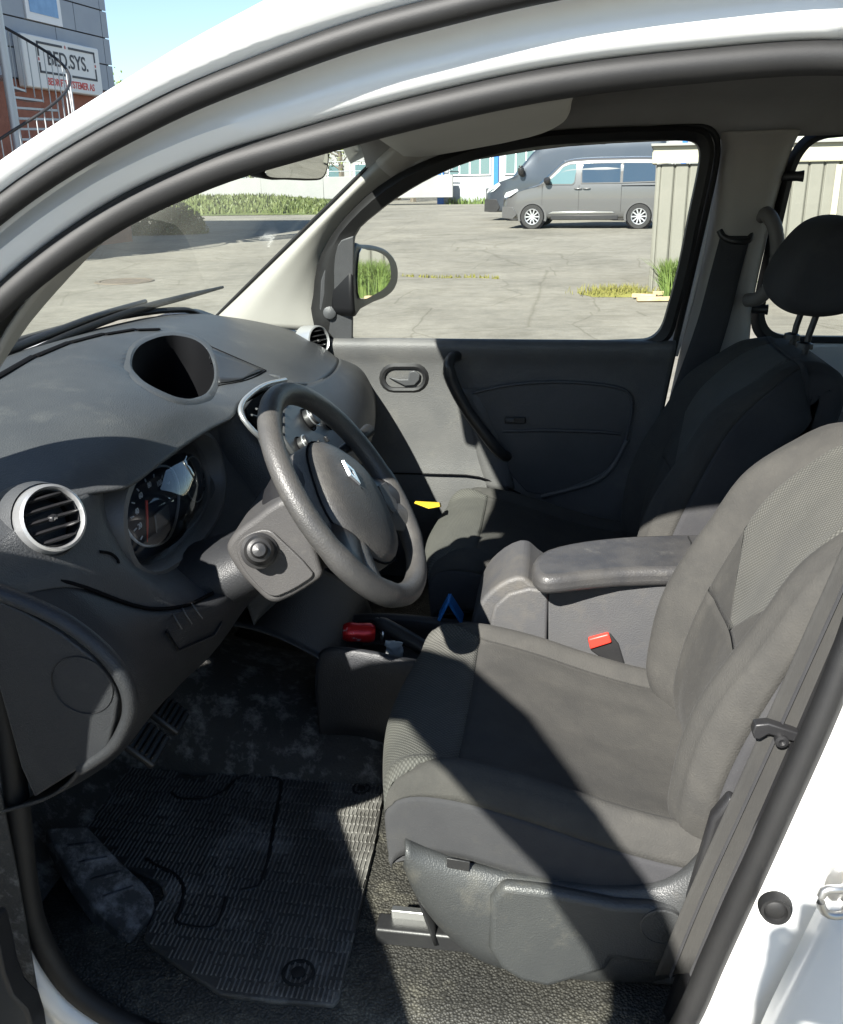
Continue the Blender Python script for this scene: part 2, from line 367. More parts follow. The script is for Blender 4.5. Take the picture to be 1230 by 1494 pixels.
# lower-left: black check-strap bracket of the open door against the sill
pr = [A(-20, 1318, y=-.86), A(10, 1322, y=-.86), A(17, 1345, y=-.86), A(27, 1395, y=-.86), A(38, 1425, y=-.86), A(58, 1445, y=-.86), A(66, 1470, y=-.86), A(76, 1540, y=-.86), A(-20, 1540, y=-.86)]
prism('door_check_cover', pr, (0, -.03, 0), BLACKP, VAN, b=.004)
# ---- roof, headliner and the rest of the shell
xs = [-.50, -.30, -.05, .25, .7, 1.2, 1.75, 2.0]
def rooftop(x): return interp([-.55, -.3, .1, .8, 1.8, 2.0], [1.60, 1.69, 1.76, 1.79, 1.77, 1.73], x)
patch('roof_skin', [[V((x, y, rooftop(x) - .09 * (abs(y) / .62) ** 4)) for y in (-.62, -.45, -.2, 0, .2, .45, .62)] for x in xs], WHITE, VAN, 4, 4, .004)
def hl(x): return interp([-.46, -.3, 0, .5, 2], [1.600, 1.640, 1.672, 1.685, 1.68], x)
hy = [(-.655, -.075), (-.60, -.045), (-.42, -.012), (0, 0), (.40, -.010), (.55, -.045), (.60, -.085), (.625, -.125)]
patch('headliner', [[V((x, y - (0 if y < 0 else 0), hl(x) + dz)) for y, dz in hy] for x in (-.46, -.36, -.2, 0, .3, .7, 1.2, 1.9)], HEAD, VAN, 4, 3, .003)
# header strip over the windscreen
patch('windscreen_header', [[V((-.41 - .06 * (1 - (y / .6) ** 2) - k[0], y, 1.60 + .0 + k[1] - .03 * (y / .6) ** 2)) for y in (-.6, -.3, 0, .3, .6)] for k in ((.05, -.015), (.0, .005), (-.06, .035), (-.12, .075))], HEAD, VAN, 5, 3, .01)
# far shell
def ytum(z): return .735 - .13 * max(0, (z - 1.08)) / .5 if z > 1.08 else .735
patch('rear_side_wall', [[V((x, .80, .42)), V((x, .80, .8)), V((x, .785, 1.085))] for x in (.36, .7, 1.2, 1.9)], TRIMG, VAN, 3, 3, .01)
patch('rear_side_wall', [[V((x, -.80, .42)), V((x, -.80, .8)), V((x, -.785, 1.085))] for x in (.44, .7, 1.2, 1.9)], TRIMG, VAN, 3, 3, .01)
for xa in ((.42, .50, .58), (1.15, 1.5, 1.9)):
    patch('rear_pillar_wall', [[V((x, -.785, 1.085)), V((x, -.74, 1.3)), V((x, -.66, 1.6))] for x in xa], TRIMG, VAN, 3, 3, .01)
gridmesh('rear_side_window', [[V((.58, -.785, 1.085)), V((.58, -.66, 1.6))], [V((1.15, -.785, 1.085)), V((1.15, -.66, 1.6))]], GLASS, VAN)  # unseen driver-side window, added to let more light into the cabin
patch('rear_pillar_wall', [[V((x, .785, 1.085)), V((x, .74, 1.3)), V((x, .655, 1.56))] for x in (1.05, 1.4, 1.9)], TRIMG, VAN, 3, 3, .01)
patch('tailgate_wall', [[V((1.92, y, .42)), V((1.92, y, .8)), V((1.92, y, 1.1))] for y in (-.8, 0, .8)], TRIMG, VAN, 3, 3, .01)
gridmesh('tailgate_glass', [[V((1.92, -.78, 1.1)), V((1.92, .78, 1.1))], [V((1.9, -.66, 1.62)), V((1.9, .66, 1.62))]], GLASS, VAN)
# white metal strip under the rear side window, pillar trims
patch('rear_window_sill', [[A(p, q, y=yy) for p, q, yy in r] for r in ([(1085, 500, .77), (1150, 499, .77), (1260, 497, .77)], [(1080, 530, .775), (1150, 530, .775), (1260, 528, .775)], [(1060, 600, .775), (1150, 600, .775), (1260, 600, .775)])], WHITE, VAN, 4, 3, .004)
L_ = [(1050, 192, .61), (1053, 215, .625), (1048, 262, .645), (1036, 330, .68), (1018, 420, .71), (1003, 480, .73), (985, 560, .745), (962, 660, .75)]
R_ = [(1170, 188, .60), (1158, 212, .62), (1142, 262, .645), (1124, 330, .68), (1103, 420, .71), (1096, 470, .73), (1090, 560, .745), (1085, 660, .75)]
rows = []
for a, b in zip(L_, R_):
    pa, pb_ = A(a[0], a[1], y=a[2]), A(b[0], b[1], y=b[2]); mid = pa.lerp(pb_, .5) + V((0, -.022, 0))
    rows.append([pa + V((0, .02, 0)), pa.lerp(mid, .35) + V((0, -.008, 0)), mid, pb_.lerp(mid, .35) + V((0, -.008, 0)), pb_ + V((0, .02, 0))])
patch('pillar_trim', rows, TRIMG, VAN, 4, 4, .004)
# jamb of the passenger door opening: pale metal + black seal, from the belt up
J = [(1058, 196, .615), (1050, 240, .64), (1032, 330, .68), (1012, 420, .71), (996, 480, .73), (985, 520, .74)]
patch('door_jamb', [[A(p + k, q, y=yy + dy) for p, q, yy in J] for k, dy in ((-17, .03), (-8, .022), (4, .012))], WHITE, VAN, 4, 3, .003)
tube('door_opening_seal', [A(466, 500, y=.735), A(456, 440, y=.73), A(466, 378, y=.72), A(490, 338, y=.71), A(520, 305, y=.70), A(600, 248, y=.665), A(700, 212, y=.64), (A(820, 194, y=.62)), A(930, 186, y=.615), A(1010, 183, y=.612), A(1040, 193, y=.615), A(1046, 225, y=.635), A(1034, 290, y=.66), A(1010, 395, y=.705), A(990, 480, y=.733), A(968, 580, y=.745), A(948, 680, y=.75)], .008, RUBBER, VAN, seg=8, n=5)
# ---- passenger A-pillar trim
F_ = [(306, 470, .70), (350, 428, .685), (400, 380, .665), (450, 332, .645), (500, 283, .625), (548, 235, .603), (588, 193, .585), (625, 165, .57)]
B_ = [(466, 482, .715), (462, 440, .71), (470, 395, .70), (490, 350, .69), (525, 305, .67), (575, 262, .65), (640, 226, .63), (720, 196, .615)]
rows = []
for a, b in zip(F_, B_):
    pa, pb_ = A(*a[:2], y=a[2]), A(*b[:2], y=b[2]); mid = pa.lerp(pb_, .5) + V((0, -.03, 0))
    rows.append([pa + V((-.012, .02, 0)), pa, pa.lerp(mid, .5) + V((0, -.012, 0)), mid, mid.lerp(pb_, .5) + V((0, -.008, 0)), pb_, pb_ + V((0, .03, 0))])
patch('a_pillar_trim', rows[:7], BEIGE, VAN, 4, 5, .004)
patch('a_pillar_upper_trim', [[p + V((0, -.004, .001)) for p in r] for r in rows[5:]], TRIMG, VAN, 4, 5, .004)
# windscreen: black frit edge + glass
ws_lo = [V((-.885, -.80, 1.13)), V((-.95, -.62, 1.172)), V((-1.0, -.3, 1.195)), V((-1.01, 0, 1.203)), V((-1.0, .3, 1.195)), V((-.95, .62, 1.172)), A(304, 472, y=.715)]
ws_hi = [V((-.385, -.615, 1.585)), V((-.44, -.5, 1.605)), V((-.475, -.25, 1.618)), V((-.485, 0, 1.622)), V((-.475, .25, 1.618)), V((-.44, .5, 1.605)), A(592, 188, y=.60)]
G = []
for k in range(6):
    t = k / 5
    G.append([a.lerp(b, t) + V((-.028, 0, .03)) * (4 * t * (1 - t) * (1 - min(1, abs(a.y) / .72) ** 4)) for a, b in zip(ws_lo, ws_hi)])
wsd = dense(G, 5, 3)
gridmesh('windscreen', wsd, WSG, VAN)
tube('windscreen_edge_band', [r[-1] + V((.004, -.012, 0)) for r in wsd], .0042, RUBBER, VAN, seg=8, interp=False)
tube('windscreen_edge_band', [p + V((.004, 0, .008)) for p in wsd[0]], .012, RUBBER, VAN, seg=8, interp=False, flat=.6)
# driver A-pillar (mirror of the passenger one), outside the opening loop
drows = []
for a, b in zip(F_, B_):
    pa, pb_ = A(*a[:2], y=a[2]), A(*b[:2], y=b[2]); pa, pb_ = V((pa.x, -pa.y, pa.z)), V((pb_.x, -pb_.y, pb_.z)); mid = pa.lerp(pb_, .5) + V((0, .03, 0))
    pa = pa.lerp(pb_, .42); drows.append([pa + V((0, -.05, 0)), pa, mid, pb_ + V((-.03, -.02, 0))])
patch('a_pillar_trim', drows[:7], BEIGE, VAN, 4, 5, .004)
# bonnet seen through the windscreen, wiper
bon = [[V((x, y, z - .05 * (abs(y) / .75) ** 3)) for y in (-.75, -.4, 0, .4, .75)] for x, z in ((-1.02, 1.155), (-1.14, 1.165), (-1.3, 1.15), (-1.6, 1.09), (-1.85, .99), (-1.95, .85), (-1.98, .5))]
patch('bonnet', bon, WHITE, VAN, 4, 4, .004)
patch('scuttle_panel', [[V((x - .02 * (1 - (y / .75) ** 2), y, z)) for y in (-.75, -.4, 0, .4, .75)] for x, z in ((-.92, 1.15), (-.97, 1.165), (-1.03, 1.16))], BLACKP, VAN, 4, 3, .004)
def wsoff(px, py, x): return A(px, py, x=x)
wp = [A(-60, 538, x=-1.0), A(0, 515, x=-1.0), A(70, 489, x=-.995), A(140, 462, x=-.985), A(212, 440, x=-.975)]
tube('wiper_arm', wp, [.012, .011, .009, .008, .006], BLACKP, VAN, seg=8, n=4)
wb = [A(20, 525, x=-.985), A(100, 489, x=-.98), A(200, 452, x=-.97), A(270, 433, x=-.965), A(325, 419, x=-.96)]
tube('wiper_blade', wb, [.006, .008, .009, .008, .004], RUBBER, VAN, seg=8, n=4)
# ---- floor and footwell
patch('floor_pan', [[V((x, y, .405 + (0 if x > -.62 else .0))) for y in (-.765, -.4, 0, .4, .76)] for x in (-.80, -.4, 0, .4, 1.9)], FLOORM, VAN, 4, 4, .01)
gridmesh('floor_side', [[V((-.66, -.765, .405)), V((-.4, -.765, .405)), V((.15, -.765, .405))], [V((-.66, -.775, .43)), V((-.4, -.775, .40)), V((.15, -.775, .42))]], RUBBER, VAN, .003)
patch('firewall', [[V((-.78, y, .40)), V((-.86, y, .47)), V((-.93, y, .62)), V((-.95, y, .85)), V((-.95, y, 1.12))] for y in (-.78, -.4, 0, .4, .76)], DUSTY, VAN, 4, 4, .01)
# raised carpet hump beside the tunnel
hump = []
for xx, h in ((-.93, .20), (-.80, .15), (-.62, .10), (-.45, .075), (-.31, .065), (-.28, .0)):
    hump.append([V((xx, -.235, .404)), V((xx, -.215, .404 + h * .55)), V((xx, -.17, .404 + h)), V((xx, -.10, .404 + h * 1.25)), V((xx, .0, .404 + h * 1.3)), V((xx, .12, .404 + h))])
patch('floor_hump', hump, DUSTY, VAN, 4, 4, .004)
patch('footwell_side', [[V((-1.0, .775, .40)), V((-1.0, .775, .8)), V((-1.0, .775, 1.14))], [V((-.8, .775, .40)), V((-.8, .775, .8)), V((-.8, .775, 1.12))], [V((-.62, .765, .40)), V((-.62, .765, .8)), V((-.62, .76, 1.09))]], DUSTY, VAN, 4, 4, .004)
patch('footwell_side', [[V((-.95, -.78, .40)), V((-.95, -.78, .8)), V((-.95, -.79, 1.13))], [V((-.8, -.785, .40)), V((-.8, -.785, .8)), V((-.8, -.80, 1.10))], [V((-.66, -.79, .40)), V((-.65, -.79, .8)), V((-.66, -.80, 1.06))]], DUSTY, VAN, 4, 4, .004)
# footrest: chalky block rising to the front
fl_ = [A(p, q, z=z) for p, q, z in ((65, 1206, .52), (104, 1275, .478), (150, 1335, .44), (188, 1370, .424))]
fr_r = [A(p, q, z=z) for p, q, z in ((128, 1204, .52), (177, 1257, .478), (224, 1306, .44), (217, 1342, .424))]
fr = [fl_[0], fl_[0], fr_r[0], fr_r[1], fr_r[2], fr_r[3], fl_[3], fl_[2], fl_[1]]
FRS = gridmesh('foot_rest', [[p, q, q + V((-.004, .004, -.04)), p + V((-.004, -.004, -.04))] for p, q in zip(crom(fl_, 3), crom(fr_r, 3))], FOOTR, VAN, closed_u=True, cap=True, smooth=30, mods=[bev(.005, 3)])
for k in range(4):
    t = .25 + k * .2; p0 = fr[0].lerp(fr[7], t); p1 = fr[2].lerp(fr[4], t)
    tube('foot_rest_rib', [p0.lerp(p1, .2) + V((0, 0, .001)), p0.lerp(p1, .8) + V((0, 0, .001))], .004, FOOTR, FRS, seg=6, n=1, flat=.6)
# pedals
def pedal(c, w, h, tilt, yaw):
    R = Matrix.Rotation(yaw, 3, 'Z') @ Matrix.Rotation(tilt, 3, 'Y')
    p = box('pedal', c, (.012, w, h), BLACKP, VAN, b=.004, rot=R)
    for k in range(5):
        q = V(c) + R @ V((.0085, 0, (k - 2) * h / 6.2)); box('pedal_rib', q, (.007, w * .86, h * .07), RUBBER, p, b=.0015, rot=R)
    q = V(c) + R @ V((-.01, 0, 0)); tube('pedal_arm', [q, q + V((-.06, 0, .05)), q + V((-.12, .01, .22)), q + V((-.13, .01, .36))], .009, BLACKP, p, seg=8)
pedal(A(212, 1083, y=-.50), .075, .062, radians(-48), radians(4))
pedal(A(247, 1043, y=-.40), .060, .058, radians(-48), radians(4))
# ================================================================== DASHBOARD
ys = [-.80, -.70, -.60, -.54, -.46, -.37, -.27, -.18, -.10, .0, .12, .26, .42, .56, .66, .735]
prof = {  # y : (x,z) from windscreen base to the crest / lip
 -.80: [(-.90, 1.12), (-.82, 1.125), (-.74, 1.125), (-.68, 1.12), (-.64, 1.112), (-.618, 1.10)],
 -.70: [(-.93, 1.150), (-.84, 1.148), (-.75, 1.14), (-.68, 1.135), (-.635, 1.128), (-.612, 1.118)],
 -.60: [(-.955, 1.168), (-.84, 1.166), (-.75, 1.158), (-.68, 1.150), (-.625, 1.138), (-.59, 1.116)],
 -.54: [(-.965, 1.175), (-.84, 1.178), (-.75, 1.176), (-.67, 1.168), (-.605, 1.145), (-.562, 1.108)],
 -.46: [(-.975, 1.182), (-.85, 1.188), (-.75, 1.192), (-.66, 1.183), (-.595, 1.155), (-.552, 1.114)],
 -.37: [(-.985, 1.190), (-.85, 1.196), (-.75, 1.198), (-.66, 1.188), (-.59, 1.158), (-.548, 1.117)],
 -.27: [(-.99, 1.193), (-.85, 1.198), (-.75, 1.196), (-.66, 1.182), (-.59, 1.153), (-.544, 1.117)],
 -.18: [(-.99, 1.195), (-.86, 1.20), (-.76, 1.194), (-.67, 1.165), (-.60, 1.140), (-.542, 1.114)],
 -.10: [(-.99, 1.196), (-.88, 1.20), (-.80, 1.19), (-.70, 1.15), (-.62, 1.132), (-.555, 1.120)],
 .0: [(-.99, 1.197), (-.88, 1.20), (-.80, 1.188), (-.70, 1.152), (-.60, 1.132), (-.535, 1.126)],
 .12: [(-.99, 1.196), (-.88, 1.197), (-.79, 1.182), (-.70, 1.155), (-.60, 1.125), (-.525, 1.105)],
 .26: [(-.98, 1.193), (-.88, 1.192), (-.79, 1.178), (-.70, 1.152), (-.60, 1.115), (-.52, 1.075)],
 .42: [(-.97, 1.187), (-.88, 1.184), (-.79, 1.170), (-.70, 1.145), (-.60, 1.108), (-.525, 1.062)],
 .56: [(-.955, 1.177), (-.87, 1.172), (-.79, 1.160), (-.70, 1.138), (-.61, 1.103), (-.54, 1.055)],
 .66: [(-.93, 1.165), (-.86, 1.158), (-.79, 1.148), (-.71, 1.130), (-.63, 1.100), (-.56, 1.050)],
 .735: [(-.90, 1.15), (-.85, 1.145), (-.79, 1.138), (-.72, 1.122), (-.65, 1.092), (-.59, 1.045)]}
# the nook in the top of the dash is a real hole: rows of the grid that fall inside its outline are cut out
nookp = [(190, 534), (196, 512), (216, 497), (250, 489), (280, 494), (300, 507), (311, 528), (314, 552), (306, 572), (290, 582), (260, 583), (222, 567), (200, 551)]
NKC = (255, 536)
def nsc(k): return [(lerp(NKC[0], p, k), lerp(NKC[1], q, k)) for p, q in nookp]
def inside(x, y, poly):
    c = False; n = len(poly)
    for i in range(n):
        x1, y1 = poly[i]; x2, y2 = poly[i - 1]
        if (y1 > y) != (y2 > y) and x < (x2 - x1) * (y - y1) / (y2 - y1) + x1: c = not c
    return c
G = dense([[V((x, y, z)) for x, z in prof[y]] for y in ys], 10, 8)
nr, nc = len(G), len(G[0])
DPTS = [p for r in G for p in r]
def dash_z(x, y):
    sw_, sz = 0, 0
    for p in DPTS:
        d2 = (p.x - x) ** 2 + (p.y - y) ** 2
        if d2 < .0012: w = math.exp(-d2 / .00018) + 1e-9; sw_ += w; sz += w * p.z
    return sz / sw_ if sw_ else 1.12
fs = []; fs_all = []
nkcut = nsc(1.07)
for i in range(nr - 1):
    for j in range(nc - 1):
        fs_all.append((i*nc + j, i*nc + j + 1, (i+1)*nc + j + 1, (i+1)*nc + j))
        c = (G[i][j] + G[i+1][j+1]) / 2
        if inside(*proj(c), nkcut): continue
        fs.append((i*nc + j, i*nc + j + 1, (i+1)*nc + j + 1, (i+1)*nc + j))
DB = mesh('dashboard', [p for r in G for p in r], fs, DASH, VAN, 50, [sol(.006, -1)])
# nook: rolled rim on the pad surface, walls and floor below it
_BV[DB.name] = BVHTree.FromPolygons(DPTS, fs_all)
rims = [[surf(DB, p, q, l) for p, q in nsc(k)] for k, l in ((1.20, -.004), (1.12, .0015), (1.02, .0045), (.97, .002))]
wc = sum(rims[3], V()) / len(nookp)
def sink(k, dz): return [V((lerp(wc.x, p.x, k), lerp(wc.y, p.y, k), p.z - dz)) for p in rims[3]]
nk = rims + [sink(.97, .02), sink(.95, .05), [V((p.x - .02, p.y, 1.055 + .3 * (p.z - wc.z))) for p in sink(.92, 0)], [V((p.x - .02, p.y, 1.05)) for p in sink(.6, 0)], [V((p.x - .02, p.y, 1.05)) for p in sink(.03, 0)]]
gridmesh('storage_nook', [crom(r, 5, True) for r in nk[:4]], DASH, DB, closed_u=True)
gridmesh('nook_liner', [crom(r, 5, True) for r in nk[3:]], VOID, DB, closed_u=True)  # near-black liner colour carries the shade inside the hooded recess
for pts in (((303, 504), (330, 516), (360, 529), (388, 541)), ((388, 541), (372, 550), (352, 557), (318, 563)), ((306, 531), (316, 527), (326, 520))):
    tube('nook_lid_groove', [surf(DB, p, q, .0005) for p, q in pts], .0016, VOID, DB, seg=6, n=3)
lt, lb = [(308, 512), (334, 521), (362, 532), (384, 541)], [(319, 560), (330, 559), (342, 557), (352, 555)]
patch('nook_lid', [[surf(DB, *p, .0012) for p in lt], [surf(DB, (p[0] + q[0]) / 2, (p[1] + q[1]) / 2, .0016) for p, q in zip(lt, lb)], [surf(DB, *q, .0012) for q in lb]], LOWD, DB, 3, 3, .002)
# defroster slots at the windscreen base
for k, (a, b) in enumerate((((-10, 552), (48, 523)), ((52, 521), (100, 503)), ((104, 501), (150, 489)), ((154, 488), (196, 480)), ((200, 479), (232, 476)))):
    p0, p1 = A(*a, z=1.20), A(*b, z=1.198)
    for p in (p0, p1): p.z = dash_z(p.x, p.y) + .003
    tube('defroster_slot', [p0, p0.lerp(p1, .5), p1], .007, VOID, DB, seg=6, flat=.35, n=2)
# front face on the driver side (below the hood, behind the cluster), down to the seam
ff = {-.80: [(-.618, 1.10), (-.612, 1.09), (-.608, 1.078), (-.606, 1.07), (-.606, 1.06)],
      -.70: [(-.612, 1.118), (-.60, 1.10), (-.585, 1.075), (-.572, 1.052), (-.566, 1.032)],
      -.60: [(-.59, 1.116), (-.58, 1.08), (-.565, 1.04), (-.545, .995), (-.535, .955)],
      -.54: [(-.60, 1.108), (-.60, 1.06), (-.575, 1.0), (-.530, .955), (-.512, .925)],
      -.46: [(-.66, 1.11), (-.66, 1.03), (-.60, .965), (-.535, .935), (-.500, .912)],
      -.37: [(-.66, 1.11), (-.66, 1.02), (-.60, .955), (-.545, .925), (-.500, .90)],
      -.27: [(-.66, 1.11), (-.66, 1.02), (-.60, .96), (-.545, .925), (-.500, .89)],
      -.18: [(-.60, 1.11), (-.60, 1.04), (-.56, .985), (-.52, .93), (-.48, .88)],
      -.12: [(-.575, 1.10), (-.565, 1.04), (-.53, .98), (-.50, .93), (-.47, .87)],
      -.05: [(-.575, 1.10), (-.575, 1.04), (-.55, .98), (-.52, .93), (-.50, .87)]}
patch('driver_fascia', [[V((x, y, z)) for x, z in ff[y]] for y in sorted(ff)], DASH, DB, 6, 6, .004)
# passenger fascia: rolls over, bulges rearwards and tucks in below
pf = {}
for y in (.08, .20, .35, .5, .6, .68, .735):
    k = interp([.08, .3, .5, .735], [0.0, 0, .012, .045], y)
    top = {.08: (-.53, 1.11)}.get(y, (interp([.12, .26, .42, .56, .66, .735], [-.525, -.52, -.525, -.54, -.56, -.59], y), interp([.12, .26, .42, .56, .66, .735], [1.105, 1.075, 1.062, 1.055, 1.05, 1.045], y)))
    pf[y] = [top, (-.475 - k, 1.02), (-.445 - k, .97), (-.432 - k, .92), (-.445 - k, .86), (-.49 - k, .80), (-.60, .76), (-.90, .74)]
patch('glovebox_fascia', [[V((x, y, z)) for x, z in pf[y]] for y in sorted(pf)], DASH, DB, 6, 5, .004)
# ---- instrument cluster: flared bezel, recess, dial face, lens
def oval(c, ry, rz, n=40, e=2.5, tl=0, dx=0):
    P = []
    for k in range(n):
        a = 2*pi*k/n; ca, sa = cos(a), sin(a)
        yy = ry * abs(ca) ** (2/e) * (1 if ca > 0 else -1); zz = rz * abs(sa) ** (2/e) * (1 if sa > 0 else -1)
        P.append(V((c[0] + dx - tl * zz, c[1] + yy, c[2] + zz - .0)))
    return P
CC = (-.572, -.362, 1.028)
cl = [oval(CC, .200, .096, dx=-.045, tl=.12), oval(CC, .196, .094, dx=-.012, tl=.12), oval(CC, .190, .090, dx=.002, tl=.12), oval(CC, .182, .083, dx=.004, tl=.12), oval(CC, .176, .078, dx=-.003, tl=.12), oval(CC, .168, .072, dx=-.045, tl=.12), oval(CC, .160, .068, dx=-.075, tl=.12)]
bez = gridmesh('cluster_bezel', cl, mat('bezel_sunlit_plastic', (.095, .094, .092), .45, (.11, .108, .105), 8, bump=.3, bscale=520, bkind='vor', bdist=.0008), DB, closed_u=True)  # bezel plastic lightened to stand in for sunlight on it
fc = (CC[0] - .030, CC[1], CC[2])
facep = oval(fc, .17, .072, tl=.12)
CLF = mat('cluster_face', (.014, .020, .032), .3, (.020, .030, .048), 30)  # blue in the face colour stands in for sky reflected in the lens
prism('cluster_face', facep, (-.01, 0, 0), CLF, DB)
LINE = mat('cluster_marking', (.75, .78, .82), .4)
NEED = mat('cluster_needle', (.55, .05, .03), .4)
fx = lambda y, z: V((fc[0] + .003 - .12 * (z - fc[2]), y, z))
shield = [(-.49, 1.075), (-.44, 1.088), (-.375, 1.08), (-.318, 1.062), (-.305, 1.03), (-.325, .995), (-.372, .968), (-.43, .975), (-.475, 1.0), (-.497, 1.04)]
tube('gauge_ring', [fx(a, b) for a, b in shield], .0022, LINE, DB, seg=6, n=4, closed=True, upv=V((1, 0, 0)))
tube('gauge_ring', [fx(-.24 + .038 * cos(a), 1.018 + .038 * sin(a)) for a in [k * .5 for k in range(13)]], .0012, LINE, DB, seg=6, n=2, upv=V((1, 0, 0)))
tube('gauge_needle', [fx(-.425, 1.045) + V((.004, 0, 0)), fx(-.44, 1.012) + V((.004, 0, 0)), fx(-.452, .99) + V((.004, 0, 0))], [.0022, .002, .0008], NEED, DB, seg=6, n=2)
box('trip_display', fx(-.385, 1.002) + V((.001, 0, 0)), (.004, .05, .03), mat('lcd_grey', (.10, .11, .12), .3), DB, b=.002)
for k in range(9):
    a = radians(215 - k * 24); c0 = V((0, -.40 + .075 * cos(a), 1.025 + .048 * sin(a)))
    tube('gauge_tick', [fx(c0.y, c0.z), fx(-.40 + .067 * cos(a), 1.025 + .043 * sin(a))], .0012, LINE, DB, seg=5, n=1)
for k, s in enumerate(('20', '40', '60', '80', '100')):
    a = radians(195 - k * 36); text('gauge_numeral', s, .012, LINE, basis(fx(-.40 + .056 * cos(a), 1.025 + .035 * sin(a)), (0, 1, 0), (-.12, 0, 1)), DB, ext=.0004)
gridmesh('cluster_lens', [oval((CC[0] - .022 + .040 * (1 - k * k), CC[1], CC[2]), .174 * k, .076 * k, tl=.20) for k in (1, .92, .8, .65, .45, .25, .02)], CLG, DB, closed_u=True)
# ---- round air vents with silver rings
def vent(c, ax, r, nslat=5, tiltv=V((0, 0, 1))):
    ax = V(ax).normalized(); s = ax.cross(tiltv).normalized(); u = s.cross(ax)
    rg = lathe('vent_ring', c, ax, [(r * 1.16, -.045), (r * 1.16, -.005), (r * 1.12, .004), (r * 1.03, .006), (r * .97, .002), (r * .95, -.012)], SATIN, DB, seg=40)
    lathe('vent_barrel', c, ax, [(r * .97, -.006), (r * .93, -.02), (r * .9, -.05), (.0, -.05)], VOID, DB, seg=32)
    lathe('vent_core', c, ax, [(r * .95, -.004), (r * .90, .000), (r * .86, -.004), (r * .85, -.02)], BLACKP, DB, seg=36)
    for k in range(nslat):
        h = (k - (nslat - 1) / 2) * 2 * r / (nslat + .6); w = sqrt(max(.0, (r * .88) ** 2 - h * h))
        pts = [c + u * h + s * t * w + ax * (-.006 + .006 * (1 - t * t)) for t in (-1, -.5, 0, .5, 1)]
        tube('vent_slat', pts, .0026, BLACKP, DB, seg=8, n=3, upv=ax, flat=2.6)
    box('vent_tab', c + ax * .004 + s * r * .05, (.008, .012, .007), BLACKP, DB, b=.002)
vx = V((.80, -.46, .36)).normalized(); vent(A(70, 758, y=-.690) + vx * .012, vx, .036)
lathe('vent_collar', A(70, 758, y=-.690), vx, [(.052, -.05), (.050, -.02), (.046, -.006), (.044, .0)], DASH, DB, seg=36)
vent(A(464, 497, y=.655), (.86, -.50, .12), .034, 5)
FA = bpy.data.objects['driver_fascia']
tube('vent_trim_groove', [surf(FA, 145, 805, .001), surf(FA, 160, 808, .001), surf(FA, 170, 816, .001), surf(FA, 172, 822, .001)], .0022, VOID, DB, seg=6, n=3)
# ---- centre stack: silver-edged vents, control panel with three knobs
def stack(y, t):  # t 0 top .. 1 bottom
    return V((lerp(-.545, -.405, t) , y, lerp(1.118, .90, t)))
st = []
for y, k in ((-.150, .12), (-.147, .04), (-.13, .008), (-.10, .0), (0, -.008), (.10, .0), (.13, .01), (.147, .04), (.150, .12)):
    st.append([stack(y, t) + V((-k, 0, 0)) for t in (0, .15, .4, .7, 1.0)] + [V((-.45 - k, y, .80)), V((-.55, y, .70))])
patch('centre_stack', st, DASH, DB, 5, 5, .004)
SNx = V((.218, 0, .14)).normalized()             # outward normal of the stack face
def onstack(px, py, lift=.0):
    # intersect pixel ray with the plane of the stack face
    p0 = stack(0, .3) + V((.006, 0, 0)); d = A(px, py, y=5) - CAM
    t = (p0 - CAM).dot(SNx) / d.dot(SNx); return CAM + d * t + SNx * lift
fr_ = [onstack(p, q, .004) for p, q in ((414, 556), (385, 563), (362, 578), (349, 595), (352, 612), (374, 637), (395, 650))]
tube('centre_vent_frame', fr_, .0048, SATIN, DB, seg=8, n=4)
inn = [onstack(p, q, .002) for p, q in ((412, 562), (388, 570), (368, 583), (358, 597), (362, 610), (378, 628), (398, 640), (408, 620), (410, 590))]
prism('centre_vent', inn, SNx * -.006, VOID, DB)
for k in range(5):
    tube('vent_slat', [onstack(363 + k * 7, 608 - k * 9, .006), onstack(384 + k * 6, 616 - k * 11, .007), onstack(402 + k * 2, 630 - k * 13, .006)], .0034, DASH, DB, seg=6, n=2, flat=.6)
pan = [onstack(p, q, .004) for p, q in ((412, 600), (418, 590), (440, 586), (470, 593), (492, 615), (504, 640), (502, 650), (470, 668), (445, 677), (425, 660), (412, 640))]
PANM = mat('control_panel', (.050, .052, .054), .4)
prism('control_panel', pan, SNx * -.012, PANM, DB, b=.003)
for (px, py, r) in ((447, 614, .020), (437, 652, .0155), (475, 617, .0155)):
    c = onstack(px, py, .004)
    lathe('control_dial_well', c, SNx, [(r * 1.28, -.001), (r * 1.22, .002), (r * 1.05, .001)], VOID, DB, seg=28)
    kn = lathe('control_knob', c, SNx, [(r, 0), (r * .98, .012), (r * .86, .019), (r * .5, .021), (0, .021)], BLACKP, DB, seg=28)
    tube('knob_ring', [c + SNx * .013 + (SNx.cross(V((0, 1, 0))) * cos(a) + V((0, 1, 0)) * sin(a)) * r * .97 for a in [k * pi / 6 for k in range(12)]], .0016, SATIN, DB, seg=6, n=2, closed=True, upv=SNx)
for (px, py) in ((463, 648), (474, 642)):
    box('control_button', onstack(px, py, .006), (.006, .014, .012), BLACKP, DB, b=.0015, rot=Matrix.Rotation(radians(-33), 3, 'Y'))
